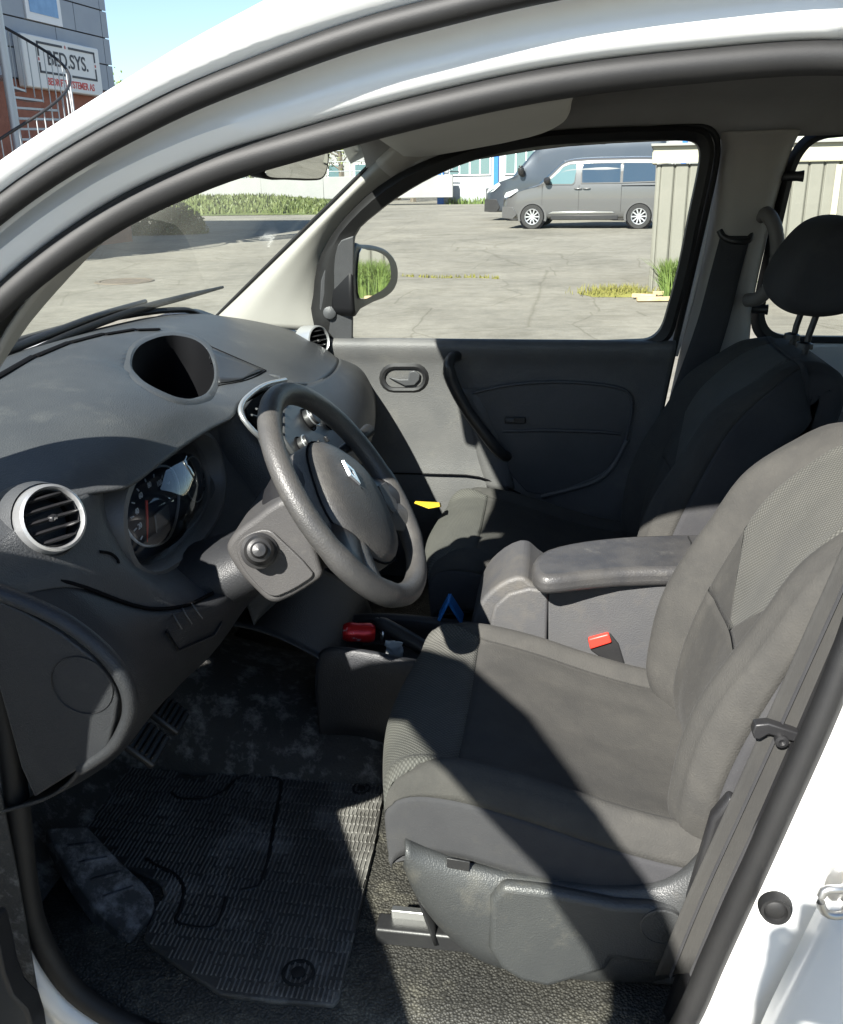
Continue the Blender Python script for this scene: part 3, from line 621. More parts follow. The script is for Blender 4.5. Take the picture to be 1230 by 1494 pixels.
# ---- lower dash on the driver side
ld = {-.795: [(-.615, 1.070), (-.585, 1.045), (-.545, .985), (-.525, .92), (-.535, .85), (-.58, .80), (-.66, .765)],
      -.74: [(-.596, 1.060), (-.568, 1.03), (-.528, .975), (-.508, .92), (-.516, .85), (-.556, .795), (-.64, .752)],
      -.70: [(-.572, 1.036), (-.547, 1.01), (-.514, .965), (-.496, .915), (-.505, .85), (-.545, .795), (-.64, .745)],
      -.60: [(-.536, .957), (-.515, .945), (-.50, .915), (-.50, .87), (-.518, .82), (-.57, .78), (-.66, .735)],
      -.54: [(-.510, .932), (-.49, .925), (-.487, .90), (-.50, .85), (-.53, .80), (-.585, .765), (-.68, .73)],
      -.46: [(-.498, .915), (-.475, .905), (-.478, .87), (-.50, .82), (-.545, .78), (-.61, .755), (-.70, .73)],
      -.30: [(-.498, .90), (-.475, .885), (-.48, .85), (-.51, .81), (-.56, .775), (-.63, .75), (-.72, .73)],
      -.12: [(-.47, .87), (-.455, .86), (-.47, .83), (-.51, .79), (-.57, .76), (-.64, .74), (-.74, .72)],
      .10: [(-.47, .87), (-.455, .86), (-.47, .83), (-.51, .79), (-.57, .76), (-.64, .74), (-.74, .72)]}
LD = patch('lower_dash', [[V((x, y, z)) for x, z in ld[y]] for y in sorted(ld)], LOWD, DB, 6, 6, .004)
# end cap facing the door, with its raised curved border
ecap = [(-30, 862), (0, 878), (40, 896), (90, 925), (135, 960), (162, 992), (172, 1020), (168, 1050), (158, 1090), (116, 1122), (50, 1164), (30, 1120), (-30, 900)]
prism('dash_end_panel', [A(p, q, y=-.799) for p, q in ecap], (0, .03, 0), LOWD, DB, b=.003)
ecb = [(-30, 850), (0, 864), (50, 884), (100, 910), (150, 950), (180, 990), (190, 1022), (186, 1052), (165, 1088), (120, 1120), (48, 1160)]
tube('end_panel_border', [A(p, q, y=-.792) for p, q in ecb[:-1]], .0085, LOWD, DB, seg=10, n=5, upv=V((0, 1, 0)), flat=1.3)
tube('panel_seam', [V((ld[y][0][0] + .004, y, ld[y][0][1] + .001)) for y in sorted(ld) if y < -.45], .0026, VOID, DB, seg=8, n=6)
lathe('speaker_outline', A(120, 1000, y=-.7995), (0, -1, 0), [(.036, .0), (.0365, .0012), (.037, 0)], BLACKP, DB, seg=36)
# switch block with finger vents
swp = [(228, 884), (270, 860), (296, 856), (322, 905), (310, 924), (258, 948), (240, 925)]
nsw = surfn(LD, 275, 905)
prism('switch_panel', [surf(LD, p, q, .005) for p, q in swp], -nsw * .012, BLACKP, DB, b=.002)
for k in range(3):
    tube('finger_slot', [surf(LD, 250 + k * 15, 886 - k * 5, .006), surf(LD, 249 + k * 15, 900 - k * 6, .0065), surf(LD, 260 + k * 15, 918 - k * 8, .006)], .0013, GREYP, DB, seg=6, n=3)
# ---- steering column shroud, side cover and stalk
shp = [(330, 803), (336, 786), (350, 772), (372, 756), (396, 738), (420, 730), (440, 760), (470, 834), (464, 848), (408, 880), (392, 879), (372, 862), (348, 836)]
SH = prism('column_shroud', [A(p, q, y=-.468) for p, q in shp], (-.02, .20, -.0), GREYP, VAN, b=.012, seg=4, sm=3)
patch('column_body', [[V((x, -.37 + w * cos(a), zc + h * sin(a))) for a in [k * pi / 6 for k in range(13)]] for x, w, h, zc in ((-.37, .070, .055, .975), (-.42, .075, .055, .955), (-.50, .085, .055, .915), (-.60, .095, .055, .88))], LOWD, SH, 2, 4, .003)
cvp = [(346, 800), (352, 786), (368, 776), (392, 772), (408, 784), (457, 834), (452, 844), (408, 868), (392, 866), (374, 850), (354, 824)]
prism('column_side_cover', [A(p, q, y=-.470) for p, q in cvp], (0, -.004, 0), GREYP, SH, b=.0025, sm=3)
sp = A(378, 803, y=-.50); sax = V((.30, -.86, .40)).normalized()
lathe('indicator_stalk', sp, sax, [(.024, -.03), (.026, -.02), (.0255, -.012), (.021, -.009), (.021, -.004), (.018, 0), (.0165, .006), (.0165, .012), (.012, .014), (.0105, .020), (.009, .024), (0, .026)], BLACKP, SH, seg=28)
tube('wiper_stalk', [V((-.40, -.30, 1.03)), V((-.36, -.24, 1.06)), V((-.33, -.17, 1.075)), V((-.32, -.13, 1.08))], [.010, .009, .010, .012], BLACKP, SH, seg=10)
# ================================================================== STEERING WHEEL
WC = V((-.304, -.37, 1.049)); wt = .5994
wu = V((-sin(wt), 0, cos(wt))); wy = V((0, 1, 0)); wn_ = V((cos(wt), 0, sin(wt)))
def wp_(r, deg, h=0): a = radians(deg); return WC + (wy * cos(a) + wu * sin(a)) * r + wn_ * h
def rimr(deg):
    return .0175 + .002 * (cos(radians(deg - 325)) > .93 or cos(radians(deg - 215)) > .93)
SW = tube('steering_wheel', [wp_(.173, k * 7.5) for k in range(48)], [rimr(k * 7.5) for k in range(48)], RIM, VAN, seg=16, n=2, closed=True, upv=wn_, flat=.92)
# airbag pad
def padrow(k, h, sh=0):
    out = []
    for i in range(40):
        a = radians(i * 9); s = sin(a)
        r = .089 * (1 - .10 * sin(a) - .06 * cos(2 * a)) * k
        rr = r * (1.0 + .05 * cos(4 * a))
        out.append(WC + wy * (rr * cos(a) * 1.16) + wu * (rr * s * 1.06 - .006 + sh) + wn_ * h)
    return out
pad = [padrow(1.06, -.05), padrow(1.04, -.012), padrow(1.0, .002), padrow(.94, .010), padrow(.75, .017), padrow(.45, .021), padrow(.02, .022)]
gridmesh('airbag_pad', pad, RIM, SW, closed_u=True)
tube('pad_seam', padrow(1.035, -.004)[::2], .0016, VOID, SW, seg=6, n=2, closed=True, upv=wn_)
# boss behind, spokes
lathe('wheel_boss', WC, wn_, [(.062, -.115), (.075, -.10), (.092, -.06), (.094, -.035), (.086, -.014), (.03, -.012), (0, -.012)], BLACKP, SW, seg=36)
def spoke(deg, w0, w1, M):
    rows = []
    for r, w, h in ((.050, w0, -.014), (.085, w0, -.010), (.12, (w0 + w1) * .5, -.008), (.150, w1, -.004), (.172, w1 * 1.15, .0)):
        c = wp_(r, deg, h); a = radians(deg); t = -wy * sin(a) + wu * cos(a)
        rows.append([c + t * (w * q) + wn_ * (.010 * (1 - q * q) - .008) for q in (-1, -.9, -.5, 0, .5, .9, 1)])
    return gridmesh('spoke', dense(rows, 3, 4), M, SW, thick=.014)
spoke(205, .034, .028, BLACKP); spoke(-25, .034, .028, BLACKP); spoke(322, .020, .024, RIM); spoke(218, .020, .024, RIM)
inl = [wp_(r, d, .006) for r, d in ((.105, -18), (.145, -16), (.150, -26), (.145, -36), (.118, -44), (.100, -34))]
prism('spoke_inlay', inl, wn_ * .004, GREYP, SW, b=.002)
# diamond emblem on the pad
EMB = mat('emblem_silver', (.70, .74, .80), .22, metal=.9)
ec = WC + wu * .022 + wn_ * .0215
def dia(a, b, h): return [ec + wu * b + wn_ * h, ec + wy * a + wn_ * h, ec - wu * b + wn_ * h, ec - wy * a + wn_ * h]
o1, o2, i1 = dia(.0125, .0225, 0), dia(.0115, .0215, .0035), dia(.0050, .0105, .0035); i2 = dia(.0050, .0105, .0005)
gridmesh('maker_emblem', [r + [r[0]] for r in (o1, o2, i1, i2)], EMB, SW, smooth=20)
text('airbag_mark', 'H', .012, GREYP, basis(WC - wy * .035 + wu * -.012 + wn_ * .0205, wy, wu), SW, ext=.0004)
# ================================================================== SEATS
def seat(cy, cx, bx, mirror, head):
    """cy = centre line, cx = cushion shift, bx = backrest shift"""
    hw = .232
    cprof = crom([V((-.20, 0, .535)), V((-.238, 0, .60)), V((-.248, 0, .655)), V((-.235, 0, .695)), V((-.19, 0, .716)), V((-.12, 0, .716)), V((-.03, 0, .695)), V((.06, 0, .668)), V((.15, 0, .645)), V((.25, 0, .63))], 7)
    nv = len(cprof); vs_ = [i / (nv - 1) for i in range(nv)]
    us = []
    for k in range(81): us.append(-1.08 + 2.16 * k / 80)
    def cz(u, v):
        a = abs(u)
        g = interp([0, .25, .45, .7, 1], [.25, .5, .9, 1.25, 1.2], v)
        h = interp([0, .45, .72, .87, .95, 1.0, 1.04, 1.08], [0, .003, .008, .026, .014, -.018, -.055, -.10], a)
        return h * (g if h > 0 else 1)
    def cpt(u, i):
        p = cprof[i]; a = abs(u); v = vs_[i]
        w = hw * min(a, 1.0 + .2 * max(0, a - 1)) * (1 if u > 0 else -1)
        corner = .075 * a ** 1.6 * max(0, 1 - v * 1.9)
        x = p.x + corner
        z = p.z + cz(u, v)
        # crown along the front, groove at the seams
        for s, wd in ((interp([0, .30, .40, .60, 1], [1.2, 1.1, .93, .775, .765], v), .020),):
            d = (a - s) / wd; 
            if abs(d) < 3: z -= .006 * math.exp(-d * d)
        d = (v - .555) / .018
        if abs(d) < 3 and a < .78: z -= .005 * math.exp(-d * d)
        z -= .008 * math.exp(-((v - .78) / .2) ** 2) * (1 - min(1, a))
        z = max(z, .585 + .03 * (1 - min(1, v * 3)))
        return V((x + cx, cy + w, z))
    G = [[cpt(u, i) for u in us] for i in range(nv)]
    base = None
    def cspan(name, i0, i1, u0, u1, M, parent, ncol=30):
        rows = []
        for i in range(i0, i1 + 1):
            a, b = u0(vs_[i]), u1(vs_[i]); r = []
            for k in range(ncol + 1):
                u = lerp(a, b, k / ncol); t = (u + 1.08) / 2.16 * 80; j = max(0, min(79, int(t))); r.append(G[i][j].lerp(G[i][j + 1], t - j))
            rows.append(r)
        return gridmesh(name, rows, M, parent, thick=.004, smooth=60, uv=True)
    # plastic valance = the seat's main part object
    yy = cy - hw - .012
    if mirror: yy = cy + hw + .012
    sgn = 1 if mirror else -1
    top = [(590, 1226), (625, 1240), (680, 1258), (740, 1272), (800, 1282), (860, 1290), (920, 1292), (965, 1286), (1000, 1268), (1030, 1240)]
    low = [(592, 1262), (608, 1300), (636, 1340), (668, 1372), (702, 1396), (748, 1412), (800, 1420), (890, 1428), (960, 1425), (1020, 1400)]
    Y0 = -.629
    def sp_(p, q, dy=0):
        r = A(p, q, y=Y0 + dy); return V((r.x + cx, (cy + (r.y + .385) * (1 if not mirror else -1)), r.z))
    def mir(P): return [V((p.x, 2 * cy - p.y, p.z)) for p in P] if mirror else P
    rows = [[sp_(a[0], a[1] - 3, .05) for a in top], [sp_(a[0], a[1], .012) for a in top], [sp_(lerp(a[0], b[0], .10), lerp(a[1], b[1], .10), -.004) for a, b in zip(top, low)],
            [sp_(lerp(a[0], b[0], .5), lerp(a[1], b[1], .5), -.016) for a, b in zip(top, low)],
            [sp_(lerp(a[0], b[0], .9), lerp(a[1], b[1], .9), -.010) for a, b in zip(top, low)], [sp_(b[0], b[1], .01) for b in low], [sp_(b[0], b[1], .06) for b in low]]
    ST = patch('front_seat', rows, VALAN, VAN, 4, 4, .004)
    # raised side handle shield, cap, label, tilt tag
    shd = [(716, 1296), (735, 1276), (800, 1284), (900, 1304), (952, 1306), (985, 1312), (1000, 1335), (985, 1375), (960, 1392), (893, 1382), (885, 1400), (800, 1424), (760, 1415), (730, 1396), (714, 1368)]
    prism('side_shield', [sp_(p, q, -.004) for p, q in shd], (0, -sgn * -.026 if False else sgn * .022, 0), VALAN, ST, b=.010, seg=4)
    lathe('bolt_cap', sp_(966, 1352, -.026), (0, sgn, 0), [(.0285, -.004), (.0285, .0012), (.0265, .002), (.0262, .001), (0, .0014)], VALAN, ST, seg=36)
    prism('airbag_tag', [sp_(p, q, -.008) for p, q in ((652, 1250), (686, 1256), (685, 1270), (652, 1264))], (0, sgn * .003, 0), BLACKP, ST, b=.001)
    bd = lambda v: interp([0, .30, .40, .60, 1], [.99, .985, .93, .775, .765], v)
    im = min(range(nv), key=lambda q: abs(vs_[q] - .555)); last = nv - 1
    cspan('seat_front_insert', 0, im, lambda v: -bd(v), bd, FABM, ST, 60)
    cspan('seat_centre_panel', im, last, lambda v: -bd(v), bd, FAB, ST, 60)
    for s in (-1, 1):
        lo, hi = (bd, lambda v: .992) if s > 0 else (lambda v: -.992, lambda v: -bd(v))
        cspan('seat_bolster', 0, last, lo, hi, FAB, ST, 16)
        lo, hi = (lambda v: .992, lambda v: 1.08) if s > 0 else (lambda v: -1.08, lambda v: -.992)
        cspan('seat_skirt', 0, last, lo, hi, FABK, ST, 10)
    # piping along the bolster edges
    for s in (-1, 1):
        k = min(range(81), key=lambda q: abs(us[q] - s * .99))
        tube('seat_piping', [G[i][k] + V((0, s * .001, .001)) for i in range(6, nv - 3, 3)], .0022, FABK, ST, seg=6, n=2)
        def gp(u, i): t = (u + 1.08) / 2.16 * 80; j = int(t); return G[i][j].lerp(G[i][j + 1], t - j)
        tube('seat_seam', [gp(s * bd(vs_[i]), i) + V((0, 0, .0012)) for i in range(18, nv - 6, 3)], .0012, FABK, ST, seg=5, n=2)
    i = min(range(nv), key=lambda q: abs(vs_[q] - .555))
    tube('seat_seam', [G[i][j] + V((0, 0, .0012)) for j in range(12, 70, 3)], .0013, FABK, ST, seg=5, n=2)
    # ---- backrest
    bprof = crom([V((.235, 0, .60)), V((.222, 0, .68)), V((.230, 0, .75)), V((.252, 0, .83)), V((.285, 0, .92)), V((.325, 0, 1.01)), V((.371, 0, 1.070)), V((.418, 0, 1.112)), V((.465, 0, 1.134)), V((.510, 0, 1.132)), V((.548, 0, 1.10)), V((.545, 0, 1.03)), V((.49, 0, .85)), V((.43, 0, .66)), V((.40, 0, .56))], 6)
    nb = len(bprof)
    nfr = 8 * 6                                   # end of the front face
    us2 = [-1.10 + 2.2 * k / 80 for k in range(81)]
    GB = []
    for i in range(nb):
        p = bprof[i]; q = bprof[min(nb - 1, i + 1)] - bprof[max(0, i - 1)]
        n = V((-q.z, 0, q.x)).normalized()         # outward (forward on the front face)
        v = i / nfr
        half = interp([0, .2, .55, .8, 1.0, 1.3, 1.9], [.205, .228, .232, .215, .165, .17, .20], v)
        row = []
        for u in us2:
            a = abs(u)
            if v <= 1.0:
                g = interp([0, .15, .35, .6, .85, 1], [.5, 1.0, 1.15, .8, .3, .1], v)
                h = interp([0, .40, .58, .80, .94, 1.02, 1.06, 1.10], [0, .006, .014, .052, .040, -.005, -.05, -.10], a)
                h = h * g if h > 0 else h
            else:
                h = interp([0, .8, .97, 1.04, 1.10], [0, 0, -.02, -.05, -.09], a) * interp([1, 1.3, 2], [1, .6, .3], v)
            for s, wd in ((.58, .028),):
                d = (a - s) / wd
                if abs(d) < 3 and v < 1: h -= .006 * math.exp(-d * d)
            w = half * min(a, 1 + .25 * max(0, a - 1)) * (1 if u > 0 else -1)
            row.append(V((p.x + bx, cy + w, p.z)) + n * h)
        GB.append(row)
    def span(name, i0, i1, u0, u1, M, ncol=26):
        rows = []
        for i in range(i0, i1 + 1):
            a, b = u0(i / nfr), u1(i / nfr); r = []
            for k in range(ncol + 1):
                u = lerp(a, b, k / ncol); t = (u + 1.10) / 2.2 * 80; j = max(0, min(79, int(t))); r.append(GB[i][j].lerp(GB[i][j + 1], t - j))
            rows.append(r)
        return gridmesh(name, rows, M, ST, thick=.004, smooth=60, uv=True)
    vi = lambda v: int(round(v * nfr))
    ue = lambda v: .58
    # woven insert from the top down to a shallow V; the V is made by narrowing the insert
    wv = lambda v: max(.004, .58 * min(1.0, (v - .42) / .15))
    span('backrest_insert', vi(.42), vi(.97), lambda v: -wv(v), wv, FABM, 40)
    span('backrest_panel', 0, vi(.42), lambda v: -.58, lambda v: .58, FAB, 40)
    span('backrest_panel', vi(.42), vi(.57), lambda v: -.58, lambda v: -wv(v), FAB)
    span('backrest_panel', vi(.42), vi(.57), wv, lambda v: .58, FAB)
    span('backrest_bolster', 0, vi(.97), lambda v: .58, lambda v: 1.0, FAB)
    span('backrest_bolster', 0, vi(.97), lambda v: -1.0, lambda v: -.58, FAB)
    span('backrest_shell', vi(.97), nb - 1, lambda v: -1.1, lambda v: 1.1, FABK, 80)
    span('backrest_side', 0, vi(.97), lambda v: 1.0, lambda v: 1.1, FABK, 6)
    span('backrest_side', 0, vi(.97), lambda v: -1.1, lambda v: -1.0, FABK, 6)
    for s in (-1, 1):
        k = min(range(81), key=lambda q: abs(us2[q] - s * 1.0))
        tube('seat_piping', [GB[i][k] for i in range(4, nfr - 4, 4)], .0022, FABK, ST, seg=6, n=2)
    # stitching beside the near bolster seam
    sv, sf = [], []
    for su in ((-.955,) if not mirror else (.955,)):
        t = (su + 1.10) / 2.2 * 80; j = int(t); path = crom([GB[i][j].lerp(GB[i][j + 1], t - j) for i in range(6, nfr - 6, 3)], 6)
        for q in range(0, len(path) - 1, 2):
            p0, p1 = path[q], path[q].lerp(path[q + 1], .75); w = V((0, 0, .0011)); k = len(sv); o_ = V((-.0016, 0, .0008))
            sv += [p0 - w + o_, p1 - w + o_, p1 + w + o_, p0 + w + o_]; sf.append((k, k + 1, k + 2, k + 3))
    stuff(mesh('stitching', sv, sf, mat('seam_thread', (.10, .098, .09), .9), ST, 0))
    # ---- headrest on two posts
    hx = bx + (.0 if True else 0)
    hp = [(.470, 1.215), (.440, 1.225), (.422, 1.262), (.438, 1.315), (.465, 1.365), (.50, 1.400), (.545, 1.405), (.58, 1.37), (.585, 1.30), (.57, 1.235), (.52, 1.214)]
    rows = []
    for k, (w, sc) in enumerate(((-.138, .35), (-.136, .6), (-.128, .82), (-.10, .95), (0, 1.0), (.10, .95), (.128, .82), (.136, .6), (.138, .35))):
        c = V((.51, 0, 1.31))
        rows.append(crom([V((c.x + (x - c.x) * (.5 + .5 * sc) + bx, cy + w, c.z + (z - c.z) * sc)) for x, z in hp], 3, True))
    HR = gridmesh('headrest', dense([r for r in rows], 1, 3, True) if False else rows, FABK, ST, closed_u=True, cap=True, mods=[('SUBSURF', dict(levels=1, render_levels=2))])
    for s in (-.055, .055):
        tube('headrest_post', [V((.49 + bx, cy + s, 1.12)), V((.495 + bx, cy + s, 1.18)), V((.515 + bx, cy + s, 1.26))], .0065, STEEL if False else BLACKP, ST, seg=10, n=2)
        lathe('post_guide', V((.488 + bx, cy + s, 1.152)), (.1, 0, 1), [(.017, 0), (.016, .010), (.009, .013)], BLACKP, ST, seg=16)
    # rails and seat pan under the cushion
    for s in (-.19, .19):
        box('seat_rail', (cx + .02, cy + s, .428), (.52, .035, .03), BLACKP, ST, b=.004)
        box('rail_slide', (cx - .12, cy + s * .93, .448), (.20, .012, .018), STEEL, ST, b=.002)
    patch('seat_front_skirt', [[V((cx + x, cy + w, z)) for w in (-.215, -.1, 0, .1, .215)] for x, z in ((-.175, .63), (-.19, .58), (-.17, .50), (-.15, .43))], BLACKP, ST, 3, 3, .004)
    box('seat_pan', (cx + .03, cy, .53), (.40, .40, .10), BLACKP, ST, b=.02)
    return ST, G, GB
S1, SG, SB = seat(-.385, 0, 0, False, True); S1['label'] = 'driver seat in worn dark fabric with woven front insert'
S2, PG, PB = seat(.365, -.045, .0, True, True); S2['label'] = 'passenger seat in shadowed dark fabric beside the armrest'
# near-side rail piece seen below the valance
tube('seat_rail_end', [A(890, 1412, y=-.60), A(1010, 1428, y=-.60)], .014, VALAN, S1, seg=8, n=1, flat=.8)
for q in (1318, 1332, 1345):
    tube('rail_slide', [A(578, q, y=-.50), A(650, q + 4, y=-.50)], .0055, STEEL if q != 1332 else BLACKP, S1, seg=8, n=1)
# ---- driver seat belt: strap along the B-pillar, guide clip
bl = [(1290, 740), (1240, 850), (1190, 960), (1140, 1070), (1085, 1190), (1030, 1310), (985, 1420)]
rows = []
for (p, q) in bl:
    c = A(p, q, y=-.685); rows.append([c + V((-.024, .004, -.010)), c + V((0, 0, 0)), c + V((.024, -.004, .010))])
SBL = patch('seat_belt', rows, BELT, VAN, 4, 4, .0016)
for k in (-.25, .75):
    tube('belt_stripe', [A(p, q, y=-.685) + V((.024 * k, -.004 * k - .0015, .010 * k)) for p, q in bl], .0065, FABK, SBL, seg=6, n=3, flat=.22)
gp = [(1098, 1068), (1102, 1058), (1122, 1056), (1172, 1072), (1176, 1082), (1168, 1086), (1122, 1072), (1108, 1080), (1100, 1078)]
prism('belt_guide', [A(p, q, y=-.70) for p, q in gp], (0, .014, 0), BLACKP, SBL, b=.002)
lathe('guide_screw', A(1140, 1080, y=-.70), (0, -1, 0), [(.0075, -.004), (.0075, .004), (.004, .005), (0, .003)], BLACKP, SBL, seg=14)
# dark inner trim of the driver B-pillar, beside the belt
rows = []
for (p, q) in [(1290, 780), (1235, 905), (1185, 1020), (1130, 1145), (1075, 1270), (1030, 1380), (995, 1480)]:
    rows.append([A(p - 30, q + 15, y=-.655), A(p + 0, q + 24, y=-.70), A(p + 30, q + 40, y=-.738)])
patch('pillar_trim', rows, BLACKP, VAN, 4, 4, .004)
prism('pillar_foot_trim', [A(p, q, y=-.66) for p, q in ((1000, 1300), (1035, 1180), (1062, 1148), (1078, 1160), (1050, 1280), (1020, 1400), (990, 1400))], (0, -.02, 0), BLACKP, VAN, b=.006)
# ---- buckle
bk = thing if False else None
BU = prism('belt_buckle', [A(p, q, y=-.115) for p, q in ((857, 932), (890, 924), (903, 940), (914, 976), (905, 980), (862, 950))], (0, .025, 0), BLACKP, VAN, b=.003)
prism('release_button', [A(p, q, y=-.121) for p, q in ((858, 933), (888, 925), (893, 938), (861, 948))], (0, .02, 0), mat('red_button', (.62, .045, .03), .4), BU, b=.003)
# ---- console box with padded lid
cb = [(686, 915), (700, 880), (716, 862), (740, 846), (766, 842), (796, 866), (985, 852), (1060, 900), (1040, 1030), (760, 1030), (690, 960)]
CB = prism('console_box', [A(p, q, y=-.105) for p, q in cb], (0, .185, 0), CONS, VAN, b=.008, seg=4, sm=2)
fp = [(716, 900), (722, 880), (742, 862), (772, 854), (800, 858), (796, 1000), (716, 960)]
prism('console_front_flank', [A(p, q, y=-.107) for p, q in fp], (0, -.012, 0), CONS, CB, b=.006, seg=4)
fl = [A(p, q, y=-.107) for p, q in ((800, 862), (870, 856), (985, 848), (1020, 1010), (800, 1010))]
prism('console_side_panel', fl, (0, -.005, 0), CONS, CB, b=.003)
lidt = [A(p, q, z=.842) for p, q in ((776, 826), (780, 812), (796, 800), (830, 791), (870, 785), (930, 780), (1040, 778), (1090, 784), (1080, 824), (960, 830), (900, 832), (840, 838), (800, 842), (784, 838))]
prism('armrest_lid', lidt, (0, 0, -.036), LID, CB, b=.013, seg=4, sm=2)
tube('lid_seam', [A(1004, 783, z=.8425), A(1009, 795, z=.8435), A(1004, 815, z=.8425)], .0016, BLACKP, CB, seg=5, n=3)
# ---- low tray between the seats, hand brake
tn = [(462, 960), (470, 950), (490, 946), (540, 952), (590, 962), (650, 972), (700, 985)]
tf = [(486, 915), (500, 903), (530, 897), (570, 897), (620, 901), (680, 908), (740, 918)]
near = [A(p, q, y=-.155) for p, q in tn]; far = [A(p, q, y=.055) for p, q in tf]
TR = patch('centre_tray', [[p + V((0, -.012, -.20)) for p in near], [p + V((0, -.010, -.04)) for p in near], [p + V((0, -.004, -.004)) for p in near], [p + V((0, .004, .001)) for p in near], [p + V((0, .014, -.006)) for p in near], [p + V((.01, .02, -.055)) for p in near],
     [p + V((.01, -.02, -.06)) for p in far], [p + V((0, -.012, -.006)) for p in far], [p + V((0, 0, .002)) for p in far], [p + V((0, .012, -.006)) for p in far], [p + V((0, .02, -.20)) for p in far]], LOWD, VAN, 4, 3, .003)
patch('centre_tray_front', [[near[0] + V((0, 0, -.2)), far[0] + V((0, 0, -.2))], [near[0] + V((0, 0, -.01)), far[0] + V((0, 0, -.006))], [near[0] + V((.02, .02, -.06)), far[0] + V((.02, -.02, -.06))]], LOWD, TR, 4, 3, .003)
hb0, hb1 = A(552, 908, y=-.055), A(640, 958, y=-.10)
HB = tube('hand_brake', [hb0, hb0.lerp(hb1, .08), hb0.lerp(hb1, .4), hb0.lerp(hb1, .7), hb1, hb1 + (hb1 - hb0) * .6], [.012, .0155, .0165, .0155, .0125, .011], BLACKP, VAN, seg=14, n=3)
lathe('brake_button', hb0, (hb0 - hb1), [(.008, -.002), (.008, .006), (.006, .009), (0, .009)], BLACKP, HB, seg=12)
# gear selector boot region under the stack
patch('tunnel_cover', [[V((x, y, z)) for x, z in ((-.74, .72), (-.55, .70), (-.45, .66), (-.40, .62), (-.38, .50), (-.38, .40))] for y in (-.16, -.08, 0, .08, .16)], LOWD, VAN, 4, 4, .004)
# ================================================================== PASSENGER DOOR
def dp(px, py, d=0): return A(px, py, y=.725 - d)
xs_ = [-.70, -.62, -.5, -.35, -.2, 0.0, .15, .235, .268]
zz = [(1.088, .74), (1.092, .715), (1.084, .700), (1.066, .700), (1.03, .712), (.97, .720), (.88, .722), (.78, .722), (.72, .716), (.66, .714), (.55, .72), (.44, .735), (.37, .745)]
def rearx(z): return .285 + (.08 if False else 0) - .10 * max(0, (1.09 - z)) * 1.1 if z < 1.09 else .285
PD = patch('passenger_door', [[V((min(x, 9) if k < len(xs_) - 1 else rearx(z) , y, z)) if True else None for k, x in enumerate(xs_)] for z, y in zz], DOORP, VAN, 4, 4, .004)
PD['label'] = 'passenger door panel, pale where the sun falls on its front half'
def dp(px, py, d=0): return surf(PD, px, py, 0) + V((0, -d, 0))
# dark insert with its raised edge
ins = [(690, 572), (740, 561), (800, 556), (860, 558), (905, 565), (919, 575), (922, 592), (915, 630), (902, 662), (884, 686), (850, 703), (800, 722), (768, 716), (745, 690), (715, 620)]
prism('door_insert', [dp(p, q, .004) for p, q in ins], (0, -.006, 0), DOORD, PD, b=.003)
tube('insert_edge', [dp(p, q, .012) for p, q in ins[:12]], .0042, DOORD, PD, seg=8, n=4)
tube('insert_edge', [dp(p, q, .012) for p, q in ((735, 627), (800, 626), (870, 628), (905, 631))], .005, DOORD, PD, seg=8, n=4)
pk = [(792, 720), (830, 710), (868, 698), (892, 680), (912, 640), (930, 642), (912, 690), (880, 718), (840, 730), (800, 738)]
tube('map_pocket_lip', [dp(p, q, .014) for p, q in ((790, 722), (830, 712), (868, 700), (893, 680), (914, 640))], .006, DOORP, PD, seg=8, n=4)
box('window_switch', dp(752, 611, .016), (.055, .008, .018), BLACKP, PD, b=.003)
box('switch_rocker', dp(745, 610, .021), (.022, .006, .010), DOORD, PD, b=.002)
# release handle: oval bezel, well and lever
def stad(cx, cy, w, h, n=8):
    P = []
    for k in range(n + 1): a = pi / 2 - pi * k / n; P.append((cx + w - h + h * cos(a), cy - h * sin(a)))
    for k in range(n + 1): a = -pi / 2 - pi * k / n; P.append((cx - w + h + h * cos(a), cy - h * sin(a)))
    return P
bzo = [dp(p, q, .003) for p, q in stad(590, 551, 37, 22)]; bzi = [dp(p, q, .012) for p, q in stad(590, 551, 32, 17.5)]; bzm = [dp(p, q, .010) for p, q in stad(590, 551, 28, 14)]; bzd = [dp(p, q, .001) for p, q in stad(590, 551, 27, 13)]
gridmesh('handle_bezel', [bzo, bzi, bzm, bzd], BLACKP, PD, closed_u=True)
prism('handle_well', [dp(p, q, .0025) for p, q in stad(590, 551, 29, 15)], (0, .004, 0), VOID, PD)
prism('release_lever', [dp(p, q, .006) for p, q in ((566, 548), (576, 554), (592, 562), (606, 561), (613, 553), (614, 545), (606, 539), (598, 541), (596, 552), (584, 552))], (0, -.007, 0), DOORD, PD, b=.003)
# pull handle
pth = [dp(668, 519, .002), dp(660, 520, .03), dp(658, 532, .05), dp(666, 556, .056), dp(684, 590, .056), dp(704, 618, .054), dp(724, 644, .050), dp(738, 660, .035), dp(742, 664, .002)]
tube('pull_handle', pth, [.012, .013, .0145, .014, .013, .013, .0135, .012, .011], BLACKP, PD, seg=12, n=5, flat=1.15)
# sculpted column under the pull handle
rows = []
for (a, b, c, d) in ((664, 566, 700, .004), (680, 600, 716, .010), (690, 640, 734, .012), (700, 680, 745, .012), (710, 712, 752, .010)):
    rows.append([dp(a, b, -.002), dp(a + 8, b, d), dp((a + c) / 2, b, d * 1.5), dp(c - 6, b, d), dp(c, b, -.002)])
patch('handle_plinth', rows, DOORP, PD, 4, 4, .003)
tube('door_seam', [dp(560, 688, .014), dp(640, 690, .014), dp(700, 694, .014), dp(760, 718, .014)], .0022, VOID, PD, seg=6, n=3)
